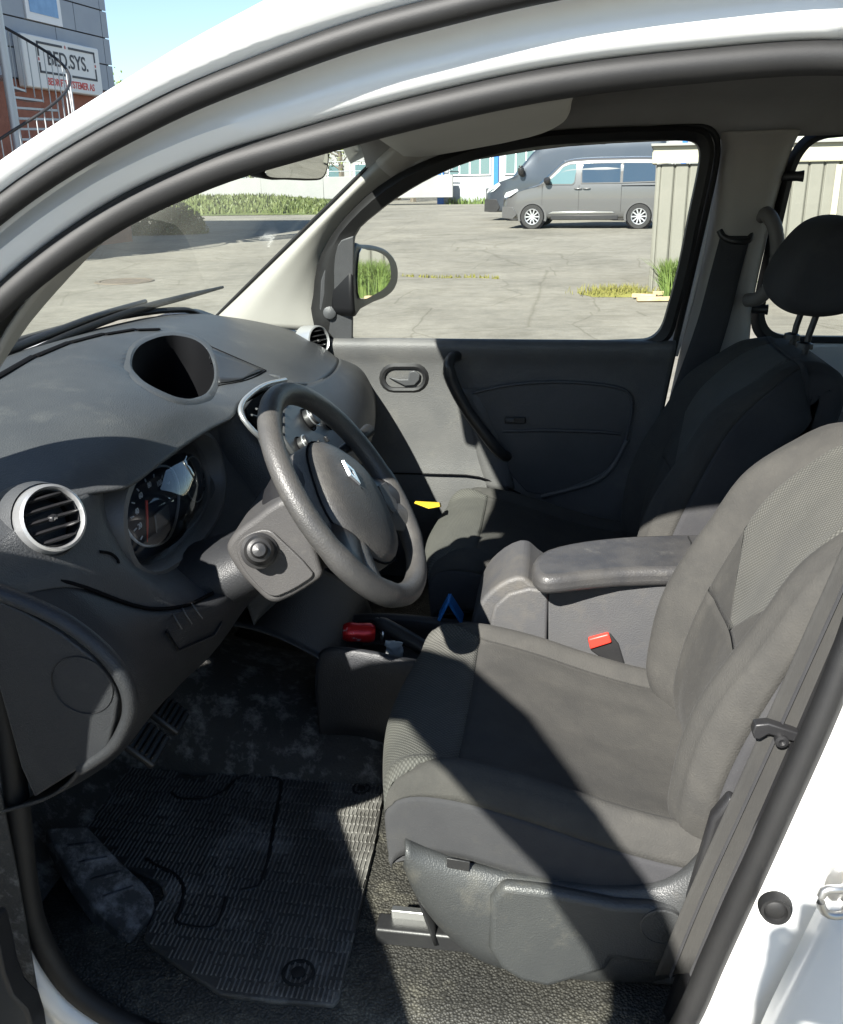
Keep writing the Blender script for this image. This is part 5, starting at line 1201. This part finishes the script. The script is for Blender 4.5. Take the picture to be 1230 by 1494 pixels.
st1 = [(.0, .30, .70, .76, .80), (.08, .28, .80, .88, .92), (.35, .28, .98, 1.02, .985), (.75, .28, 1.10, 1.14, 1.0), (1.05, .28, 1.17, 1.24, 1.0), (1.40, .28, 1.18, 1.55, 1.0), (1.72, .28, 1.18, 1.82, 1.0), (2.1, .28, 1.18, 1.89, 1.0), (3.2, .28, 1.18, 1.905, 1.0), (4.2, .28, 1.18, 1.89, .99), (4.5, .30, 1.18, 1.82, .97), (4.6, .36, 1.15, 1.60, .93)]
g1 = [('front_side_window', [(1.26, 1.22), (1.34, 1.30), (1.72, 1.66), (1.88, 1.72), (2.06, 1.73), (2.08, 1.60), (2.04, 1.26), (1.98, 1.21)], TINT2),
      ('side_window', [(2.26, 1.24), (2.24, 1.62), (2.28, 1.74), (3.30, 1.74), (3.31, 1.24)], TINT),
      ('side_window', [(3.38, 1.24), (3.38, 1.74), (4.18, 1.72), (4.24, 1.66), (4.25, 1.26)], TINT)]
car('passenger_van', 'metallic grey passenger van with alloy wheels parked beyond the passenger window', GREYPAINT, P0, ang, st1, 1.92, (FO, FO + 2.925 * sc_), .335, g1, ex1, 1.9)
tw = A(750, 322, z=0); P1 = V((tw.x - 1.02, tw.y, 0)); P1 = tw - dv.normalized() * 1.02; P1.z = 0
def ex2(T, w, R, paint):
    prism('windscreen', [w(.95, .22, 1.42), w(1.62, .34, 2.18), w(1.62, 1.70, 2.18), w(.95, 1.82, 1.42)], R @ V((-.03, 0, .03)), TINT, T)
    prism('headlamp', [w(.02, .30, .98), w(.10, -.012, 1.02), w(.48, -.014, 1.24), w(.54, -.014, 1.16), w(.30, -.014, .96), w(.04, .12, .90)], R @ V((-.02, .03, 0)), LAMP, T, b=.006)
    box('grille', w(-.02, 1.02, .85), (.05, 1.4, .40), BLACKP, T, b=.01, rot=R)
    prism('front_bumper', [w(-.04, .05, .30), w(.40, -.02, .28), w(.52, -.02, .45), w(.40, -.02, .70), w(-.04, .08, .70)], R @ V((0, .05, 0)), BLACKP, T, b=.01)
    tube('side_mirror', [w(1.30, -.02, 1.45), w(1.27, -.15, 1.52), w(1.26, -.20, 1.66), w(1.26, -.20, 1.76)], [.05, .10, .11, .07], BLACKP, T, seg=10, n=3)
    tube('door_handle', [w(2.05, -.004, 1.2), w(2.08, -.03, 1.205), w(2.26, -.03, 1.205), w(2.28, -.004, 1.2)], .018, BLACKP, T, seg=8, n=3)
    tube('door_gap', [w(2.42, -.001, .5), w(2.42, -.001, 1.0), w(2.42, -.001, 1.4)], .004, VOID, T, seg=5, n=2)
    box('roof_lamp', w(3.9, .12, 2.40), (.16, .06, .06), LAMP, T, b=.01, rot=R)
st2 = [(.0, .30, .92, .98, .80), (.10, .28, 1.02, 1.08, .92), (.40, .28, 1.20, 1.24, .985), (.75, .28, 1.32, 1.36, 1.0), (.98, .28, 1.38, 1.46, 1.0), (1.30, .28, 1.40, 1.84, 1.0), (1.62, .28, 1.40, 2.22, 1.0), (2.0, .28, 1.40, 2.52, 1.0), (2.6, .28, 1.40, 2.68, 1.0), (4.5, .28, 1.40, 2.72, 1.0), (5.7, .28, 1.40, 2.70, 1.0), (5.9, .34, 1.40, 2.50, .97)]
g2 = [('front_side_window', [(1.24, 1.56), (1.30, 1.66), (1.66, 2.12), (1.80, 2.22), (2.28, 2.25), (2.30, 1.62), (2.2, 1.54)], TINT2),
      ('side_window', [(2.58, 1.62), (2.58, 2.26), (4.10, 2.30), (4.10, 1.62)], TINT), ('side_window', [(4.2, 1.62), (4.2, 2.30), (5.55, 2.30), (5.55, 1.62)], TINT)]
car('tall_van', 'tall dark blue-grey van half hidden behind the metallic grey van', BLUEPAINT, P1, ang, st2, 2.04, (1.02, 4.6), .34, g2, ex2, 2.6)
# ---- white and blue prefab building behind the vans
WB = mat('white_sheet_wall', (.30, .32, .34), .6, (.34, .35, .36), 1, bump=.3, bscale=8, bdist=.01, stretch=(6, 1, 1)); BLP = mat('blue_trim', (.02, .15, .50), .5)
bp0 = A(643, 298, z=0); bx0, by0 = bp0.x, bp0.y
PB_ = thing('prefab_building', 'white sheet-clad building with bright blue posts behind the parked vans', 'building', (bx0, by0, 0))
box('wall', (bx0 + 9, by0 + 3, 1.9), (18, 6, 3.8), WB, PB_)
for k, x in enumerate((0, 3.05, 6.3, 9.6, 12.9)):
    box('corner_post', (bx0 + x, by0 - .06, 1.9), (.36 if k == 0 else .24, .12, 3.8), BLP, PB_)
    if k < 4:
        f_ = box('window', (bx0 + x + 1.62, by0 - .03, 2.10), (2.3, .10, 1.25), mat('window_frame_white', (.75, .75, .75), .5), PB_)
        for j in range(4): box('pane', (bx0 + x + .77 + j * .56, by0 - .09, 2.10), (.48, .03, 1.10), TINT2, f_)
box('eave', (bx0 + 9, by0 + 2.9, 3.92), (18.6, 6.5, .22), BLP, PB_)
w_ = blades('weed_strip', 900, lambda r: (bx0 + r.uniform(.3, 14), by0 - .2 - abs(r.gauss(0, .15)), 0), GR1, .1, .45, .02, .05, seed=21)
tag(stuff(w_), 'strip of weeds growing along the foot of the blue-posted building', 'weeds')
# ---- verge, low wall, buildings and trees seen through the windscreen
VG = mat('verge_grass', (.060, .085, .020), .9, (.105, .125, .036), .6, bump=1, bscale=5, bdist=.15)
rows = []
r_ = random.Random(4)
for yy, zz_ in ((38.5, .0), (39.2, .10), (40.5, .28), (42.5, .42), (45, .55), (49, .60), (50.0, .6)):
    rows.append([V((x, yy - .35 * (x + 16) * .1 + r_.uniform(-.25, .25), zz_ * max(.02, min(1, (-9.5 - x) / 5)) + r_.uniform(-.02, .03))) for x in range(-46, -7, 3)])
struct(gridmesh('grass_verge', dense(rows, 2, 2), VG, None))
vb = blades('verge_blades', 14000, lambda r: ((lambda x, t: (x, 38.9 + t * 7 - .035 * (x + 16), (.03 + .5 * min(1, t * 1.3)) * max(.05, min(1, (-9.5 - x) / 5))))(r.uniform(-40, -9), r.random())), leafmat('verge_blade', (.060, .090, .020), (.125, .145, .045)), .08, .34, .03, .08, seed=5)
tag(stuff(vb), 'rough grass on the verge beyond the windscreen', 'grass')
WW = mat('white_wall_paint', (.25, .255, .245), .8, (.29, .29, .28), .8)
LW = thing('low_wall', 'long low white wall behind the grass verge', 'wall', (-22, 50, 0))
for k in range(11):
    box('wall_panel', (-44 + k * 3.62, 51.0 - .035 * (-44 + k * 3.62 + 16), .95), (3.58, .25, 1.15), WW, LW, b=.02)
FP = mat('galvanised_fence', (.42, .44, .45), .5, metal=.4)
FE = thing('mesh_fence', 'grey tube fence standing along the top of the white wall', 'fence', (-22, 51, 1.5))
for k in range(23):
    x = -44 + k * 1.7; tube('fence_post', [V((x, 51 - .035 * (x + 16), 1.5)), V((x, 51 - .035 * (x + 16), 2.9))], .035, FP, FE, seg=6, n=1)
for z in (1.8, 2.3, 2.85):
    tube('fence_rail', [V((-44, 52, z)), V((-6, 50.65, z))], .025, FP, FE, seg=6, n=1)
def house(name, label, c, size, wm, rm, nwin):
    H = thing(name, label, 'building', (c[0], c[1], 0))
    box('wall', (c[0], c[1], size[2] / 2), size, wm, H)
    box('roof', (c[0], c[1], size[2] + .2), (size[0] + .6, size[1] + .6, .4), rm, H)
    for fl in range(max(1, int(size[2] / 3))):
        for k in range(nwin):
            x = c[0] - size[0] / 2 + (k + .5) * size[0] / nwin
            f = box('window', (x, c[1] - size[1] / 2 - .03, 1.9 + fl * 3), (size[0] / nwin * .62, .08, 1.3), mat('window_frame_white', (.75, .75, .75), .5), H)
            box('pane', (x, c[1] - size[1] / 2 - .08, 1.9 + fl * 3), (size[0] / nwin * .52, .04, 1.1), TINT2, f)
PALE = mat('pale_render_wall', (.22, .225, .22), .8, (.25, .255, .25), 1); RFM = mat('grey_roof', (.2, .2, .2), .8)
house('low_hall', 'pale flat-roofed hall with a row of windows behind the white wall', (-27, 66, 0), (16, 8, 4.4), PALE, RFM, 8)
house('white_hall', 'white flat-roofed hall beside the trees behind the white wall', (-15.5, 82, 0), (9, 9, 6.4), WW, RFM, 4)
# ---- trees: tapered trunk, limbs, leaf-sized faces in clumps
BARK = mat('bark', (.10, .085, .065), .9, (.16, .14, .11), 8, bump=.6, bscale=20, bdist=.02)
LEAFS = [leafmat('leaf_a', (.075, .125, .020), (.150, .200, .045)), leafmat('leaf_b', (.11, .15, .03), (.20, .22, .07))]
def tree(x, y, h, rad, seed, label, M, z0=0, n=2600, ls=.16):
    r = random.Random(seed); T = thing('tree', label, 'tree', (x, y, z0), 'trees behind the white wall')
    vs, fs = [], []
    def limb(a, b, r0, r1, seg=6):
        t = (b - a).normalized(); s = t.cross(V((.3, .9, .1))).normalized(); u = s.cross(t); k = len(vs)
        for q, rr in ((a, r0), (b, r1)):
            for i in range(seg): vs.append(q + (s * cos(2*pi*i/seg) + u * sin(2*pi*i/seg)) * rr)
        for i in range(seg): fs.append((k + i, k + (i+1) % seg, k + seg + (i+1) % seg, k + seg + i))
    base = V((x, y, z0)); top = base + V((r.uniform(-.3, .3), 0, h * .8)); limb(base, base.lerp(top, .5), .03 * h, .02 * h); limb(base.lerp(top, .5), top, .02 * h, .006 * h)
    cl = []
    for k in range(16):
        a = r.uniform(0, 2*pi); t = r.uniform(.3, .9); p = base.lerp(top, t); q = p + V((cos(a), sin(a), .5)) * rad * r.uniform(.45, .95) * (1.15 - .6 * abs(t - .5))
        limb(p, q, .008 * h, .002 * h, 4); cl.append((q, rad * r.uniform(.25, .45)))
    cl.append((top, rad * .4))
    mesh('trunk', vs, fs, BARK, T, 50)
    lv, lf = [], []
    for k in range(n):
        c, cr_ = cl[k % len(cl)]
        p = c + V((r.gauss(0, 1), r.gauss(0, 1), r.gauss(0, .8))) * cr_ * .62
        a = V((r.gauss(0, 1), r.gauss(0, 1), r.gauss(0, 1))).normalized(); b = a.cross(V((r.gauss(0, 1), r.gauss(0, 1), r.gauss(0, 1)))).normalized(); s = ls * r.uniform(.6, 1.3); i = len(lv)
        lv += [p - a * s * .5, p + b * s * .3, p + a * s * .5, p - b * s * .3]; lf.append((i, i+1, i+2, i+3))
    mesh('crown', lv, lf, M, T, 0)
tree(-13.8, 58, 7.5, 2.3, 1, 'light green leafy tree rising above the mirror behind the white wall', LEAFS[1])
tree(-16.8, 60, 6.5, 2.1, 2, 'round leafy tree in front of the white hall', LEAFS[0])
tree(-11.0, 62, 8.0, 2.5, 3, 'tall loose-crowned tree nearest the blue-posted building', LEAFS[1])
tree(-20.5, 57, 5.0, 1.8, 4, 'small leafy tree beside the pale hall', LEAFS[0])
tree(-25.5, 60, 7.0, 2.3, 5, 'broad leafy tree before the pale hall windows', LEAFS[1])
for i, (x, y, h, r, lb) in enumerate(((-18.5, 54.5, 5.2, 1.9, 'pale green tree between the small tree and the white hall'), (-23, 55, 4.6, 1.7, 'low bushy tree standing close behind the fence'), (-9.2, 57, 7.0, 2.2, 'slender light tree just left of the blue-posted building'), (-30, 58, 6.0, 2.2, 'rounded tree at the far end of the pale hall'))):
    tree(x, y, h, r, 60 + i, lb, LEAFS[i % 2])
# dark bush mound on the asphalt edge
hb_ = A(222, 343, z=0)
SHB = thing('bush', 'low dark green bush at the edge of the asphalt beyond the windscreen', 'bush', (hb_.x, hb_.y, 0))
r_ = random.Random(31); lv, lf = [], []
for k in range(9000):
    a = r_.uniform(0, 2*pi); e = math.acos(r_.random()); rr = r_.uniform(.75, 1.05)
    p = V((hb_.x - .5 + 1.9 * rr * cos(a) * sin(e), hb_.y + .6 + .9 * rr * sin(a) * sin(e), .95 * rr * cos(e) * (1 + .2 * sin(3 * a))))
    a_v = V((r_.gauss(0, 1), r_.gauss(0, 1), r_.gauss(0, 1))).normalized(); b_v = a_v.cross(V((r_.gauss(0, 1), r_.gauss(0, 1), r_.gauss(0, 1)))).normalized(); s = .10; i = len(lv)
    lv += [p - a_v * s * .5, p + b_v * s * .3, p + a_v * s * .5, p - b_v * s * .3]; lf.append((i, i+1, i+2, i+3))
mesh('crown', lv, lf, leafmat('bush_leaf', (.035, .060, .014), (.07, .10, .025)), SHB, 0)
tube('trunk', [V((hb_.x - .5, hb_.y + .6, 0)), V((hb_.x - .5, hb_.y + .62, .6))], .05, BARK, SHB, seg=6, n=1)
# ================================================================== BUILDING WITH THE SIGN (upper left)
e = V((.10, .995, 0)).normalized(); nrm = V((e.y, -e.x, 0))     # wall runs away from the viewer, faces the van
q0 = A(163, 100, y=22); CORN = V((q0.x, q0.y, 0))
def wl_(s, z, o=0): return CORN - e * s + nrm * o + V((0, 0, z))      # s metres toward the viewer from the far corner
def pix2wall(px, py, o=0):
    d = A(px, py, y=50) - CAM; t = (CORN + nrm * o - CAM).dot(nrm) / d.dot(nrm); p = CAM + d * t
    return (CORN - p).dot(e), p.z
BL = thing('panel_building', 'grey-blue panel-clad office building with brick ground floor', 'building', (CORN.x, CORN.y, 0))
CLD = mat('blue_grey_cladding', (.27, .30, .345), .55, (.30, .33, .37), 1.5); BRK = mat('red_brick', (.23, .085, .055), .85, (.30, .12, .08), 6, bump=.4, bscale=30, bdist=.01)
prism('wall_core', [wl_(0.03, 0, -.06), wl_(14, 0, -.06), wl_(14, 9.6, -.06), wl_(.03, 9.6, -.06)], nrm * -7, mat('wall_joint_dark', (.05, .055, .065), .8), BL)
s_, zsplit = pix2wall(140, 150)
zb = 3.55
prism('brick_storey', [wl_(0, 0, -.05), wl_(14, 0, -.05), wl_(14, zb, -.05), wl_(0, zb, -.05)], nrm * .06, BRK, BL)
ws, wz = pix2wall(88, 36); ws2, _ = pix2wall(42, 24)
win_s0, win_s1, win_z0, win_z1 = ws, ws2 + .15, wz - .05, wz + 1.7
rowh = (win_z0 - zb - .03) / round((win_z0 - zb) / .62); row = 0; z = zb + .03
while z < 9.5:
    s = 0 if row % 2 else -.0; first = True
    cuts = [.0, .28] + [.28 + (1.9 if row % 2 else 1.1) + k * 2.6 for k in range(6)]
    for a, b in zip(cuts, cuts[1:]):
        z1 = min(z + rowh - .03, 9.55); segs = [(a, b)]
        if z1 > win_z0 + .05 and z < win_z1:
            segs = [(lo, hi) for lo, hi in ((a, min(b, win_s0 - .02)), (max(a, win_s1 + .02), b)) if hi - lo > .05]
        for lo, hi in segs:
            prism('cladding_panel', [wl_(lo + .012, z), wl_(hi - .012, z), wl_(hi - .012, z1), wl_(lo + .012, z1)], nrm * .03, CLD, BL)
    z += rowh; row += 1
fw_ = prism('window', [wl_(win_s0, win_z0, -.05), wl_(win_s1, win_z0, -.05), wl_(win_s1, win_z1, -.05), wl_(win_s0, win_z1, -.05)], nrm * .11, mat('window_frame_white', (.75, .75, .75), .5), BL)
prism('pane', [wl_(win_s0 + .13, win_z0 + .15, .061), wl_(win_s1 - .13, win_z0 + .15, .061), wl_(win_s1 - .13, win_z1 - .1, .061), wl_(win_s0 + .13, win_z1 - .1, .061)], nrm * .01, mat('curtained_window', (.10, .22, .42), .25, (.16, .32, .55), 3, spec=.6), fw_)
# sign
a0, z0_ = pix2wall(23, 46, .15); a1, z1_ = pix2wall(146, 140, .15); _, ztr = pix2wall(137, 72, .15); _, zbl = pix2wall(36, 128, .15)
sh_t = (z0_ + ztr) / 2; sh_b = (zbl + z1_) / 2; SWD = a0 - a1; SHT = sh_t - sh_b
SG_ = thing('wall_sign', 'white box sign with black and red lettering on the panel building', 'sign', tuple(wl_((a0 + a1) / 2, sh_b, .1)))
WS = mat('sign_white', (.70, .70, .68), .5); KS = mat('sign_black', (.02, .02, .03), .5); RS = mat('sign_red', (.55, .06, .05), .5)
prism('sign_box', [wl_(a0, sh_b, .032), wl_(a1, sh_b, .032), wl_(a1, sh_t, .032), wl_(a0, sh_t, .032)], nrm * .22, WS, SG_, b=.03)
def son(u, v, o=.256): return wl_(lerp(a0, a1, u), lerp(sh_b, sh_t, v), o)
bm_ = basis(son(0, 0), e, (0, 0, 1))
def sbar(u0, v0, u1, v1, M): prism('sign_frame_bar', [son(u0, v0), son(u1, v0), son(u1, v1), son(u0, v1)], nrm * .006, M, SG_)
t_ = .045; tu = t_ * SHT / SWD
for (u0, v0, u1, v1) in ((.17, .90 - t_, .49, .90), (.57, .90 - t_, .93, .90), (.17, .30, .50, .30 + t_), (.58, .30, .93, .30 + t_), (.17, .62, .17 + tu, .90), (.17, .30, .17 + tu, .50), (.93 - tu, .68, .93, .90), (.93 - tu, .30, .93, .55)): sbar(u0, v0, u1, v1, KS)
for (u, v) in ((.53, .88), (.54, .32), (.175, .56), (.925, .61)):
    text('sign_star', '*', SHT * .16, RS, basis(son(u, v - .03), e, (0, 0, 1)), SG_, ext=.003)
text('sign_lettering', 'BED.SYS.', SHT * .40, KS, basis(son(.55, .60), e, (0, 0, 1)), SG_, ext=.003, sx=1.0, bold=.006)
text('sign_lettering', 'BEDRIFTSSYSTEMER AS', SHT * .20, RS, basis(son(.56, .15), e, (0, 0, 1)), SG_, ext=.003, sx=.86, bold=.004)
# outside spiral stair in front of the wall
STM = mat('galvanised_stair', (.45, .47, .48), .5, metal=.5); HRM = mat('black_handrail', (.02, .02, .022), .5)
sc0, _ = pix2wall(12, 120, 1.2); SC = wl_(sc0, 0, 1.2)
STR = thing('spiral_stair', 'galvanised spiral fire stair with black handrail beside the sign', 'stair', (SC.x, SC.y, 0))
tube('centre_pole', [SC, SC + V((0, 0, 7.5))], .09, STM, STR, seg=10, n=1)
hr = []
for k in range(34):
    a = radians(-150 + k * 17); zt = .4 + k * .19; R1 = 1.12
    d1 = V((cos(a), sin(a), 0)); d2 = V((cos(a + .30), sin(a + .30), 0))
    prism('stair_tread', [SC + d1 * .08 + V((0, 0, zt)), SC + d1 * R1 + V((0, 0, zt)), SC + d2 * R1 + V((0, 0, zt)), SC + d2 * .08 + V((0, 0, zt))], (0, 0, -.04), STM, STR)
    for q in (0, .15):
        dq = V((cos(a + q), sin(a + q), 0)); zq = zt + q / .297 * .19
        tube('baluster', [SC + dq * R1 + V((0, 0, zq - .05)), SC + dq * R1 + V((0, 0, zq + 1.0))], .012, STM, STR, seg=5, n=1)
    hr.append(SC + d1 * R1 + V((0, 0, zt + 1.0)))
tube('handrail', hr, .028, HRM, STR, seg=8, n=3)
# house roof and treetops behind the building corner
rf = A(178, 112, y=60)
house('brick_house', 'red-roofed house far behind the panel building corner', (rf.x - 1.5, 64, 0), (8, 7, rf.z - 1.2), BRK, mat('red_roof', (.36, .12, .07), .8), 3)
tt = A(172, 97, y=75)
tree(tt.x, 75, tt.z + .6, 2.2, 41, 'leafy treetop behind the red-roofed house', LEAFS[0], n=1600, ls=.3)
tree(tt.x + 3.2, 77, tt.z + .2, 2.2, 42, 'second leafy treetop behind the red-roofed house, nearer the van roof', LEAFS[1], n=1600, ls=.3)
# ================================================================== THE PHOTOGRAPHER, holding the phone up at arm's length beside the door
def person():
    J = {'pel': (-.06, -2.22, 1.00), 'spine': (-.06, -2.20, 1.20), 'chest': (-.06, -2.17, 1.38), 'neck': (-.05, -2.14, 1.54), 'head': (-.05, -2.09, 1.64), 'crown': (-.05, -2.09, 1.75),
         'shL': (-.24, -2.15, 1.43), 'elL': (-.21, -1.99, 1.20), 'wrL': (-.075, -1.80, 1.37), 'haL': (-.05, -1.74, 1.42),
         'shR': (.13, -2.15, 1.43), 'elR': (.15, -1.98, 1.19), 'wrR': (.085, -1.80, 1.36), 'haR': (.06, -1.74, 1.42),
         'hipL': (-.15, -2.22, .93), 'knL': (-.16, -2.18, .50), 'anL': (-.17, -2.21, .09), 'toL': (-.18, -2.05, .04),
         'hipR': (.03, -2.22, .93), 'knR': (.04, -2.18, .50), 'anR': (.05, -2.21, .09), 'toR': (.06, -2.05, .04)}
    rad = {'pel': .15, 'spine': .135, 'chest': .15, 'neck': .055, 'head': .085, 'crown': .06}
    for s in 'LR': rad.update({'sh' + s: .06, 'el' + s: .046, 'wr' + s: .034, 'ha' + s: .036, 'hip' + s: .09, 'kn' + s: .06, 'an' + s: .042, 'to' + s: .035})
    E_ = [('pel', 'spine'), ('spine', 'chest'), ('chest', 'neck'), ('neck', 'head'), ('head', 'crown')]
    for s in 'LR':
        E_ += [('chest', 'sh' + s), ('sh' + s, 'el' + s), ('el' + s, 'wr' + s), ('wr' + s, 'ha' + s), ('pel', 'hip' + s), ('hip' + s, 'kn' + s), ('kn' + s, 'an' + s), ('an' + s, 'to' + s)]
        sg = -1 if s == 'L' else 1
        for k in range(5):      # four fingers behind the phone, thumb in front
            n1, n2, n3 = ['f%s%d%s' % (s, k, q) for q in 'abc']
            if k < 4:
                z = 1.385 + .023 * k; J[n1] = (sg * .062, -1.715, z); J[n2] = (sg * .058, -1.690, z + .004); J[n3] = (sg * .036, -1.681, z + .006)
            else:
                J[n1] = (sg * .056, -1.735, 1.455); J[n2] = (sg * .045, -1.722, 1.482); J[n3] = (sg * .028, -1.716, 1.492)
            for q in (n1, n2): rad[q] = .0095
            rad[n3] = .008; E_ += [('ha' + s, n1), (n1, n2), (n2, n3)]
    keys = list(J); me = bpy.data.meshes.new('person'); me.from_pydata([J[k] for k in keys], [(keys.index(p), keys.index(q)) for p, q in E_], [])
    o = bpy.data.objects.new('person', me); COL.objects.link(o)
    me.materials.append(mat('dark_jacket', (.05, .06, .08), .9))
    o.modifiers.new('skin', 'SKIN'); sk = me.skin_vertices[0].data
    for i, k in enumerate(keys): sk[i].radius = (rad[k], rad[k]); sk[i].use_root = (k == 'pel')
    ss = o.modifiers.new('sub', 'SUBSURF'); ss.levels = 2; ss.render_levels = 2
    tag(o, 'person in dark clothing standing by the open door, holding up a phone', 'person')
person()
PHN = box('phone', (.0, -1.698, 1.432), (.078, .009, .162), BLACKP, None, b=.003)
tag(PHN, 'black phone held upright in both hands of the person by the door', 'phone')
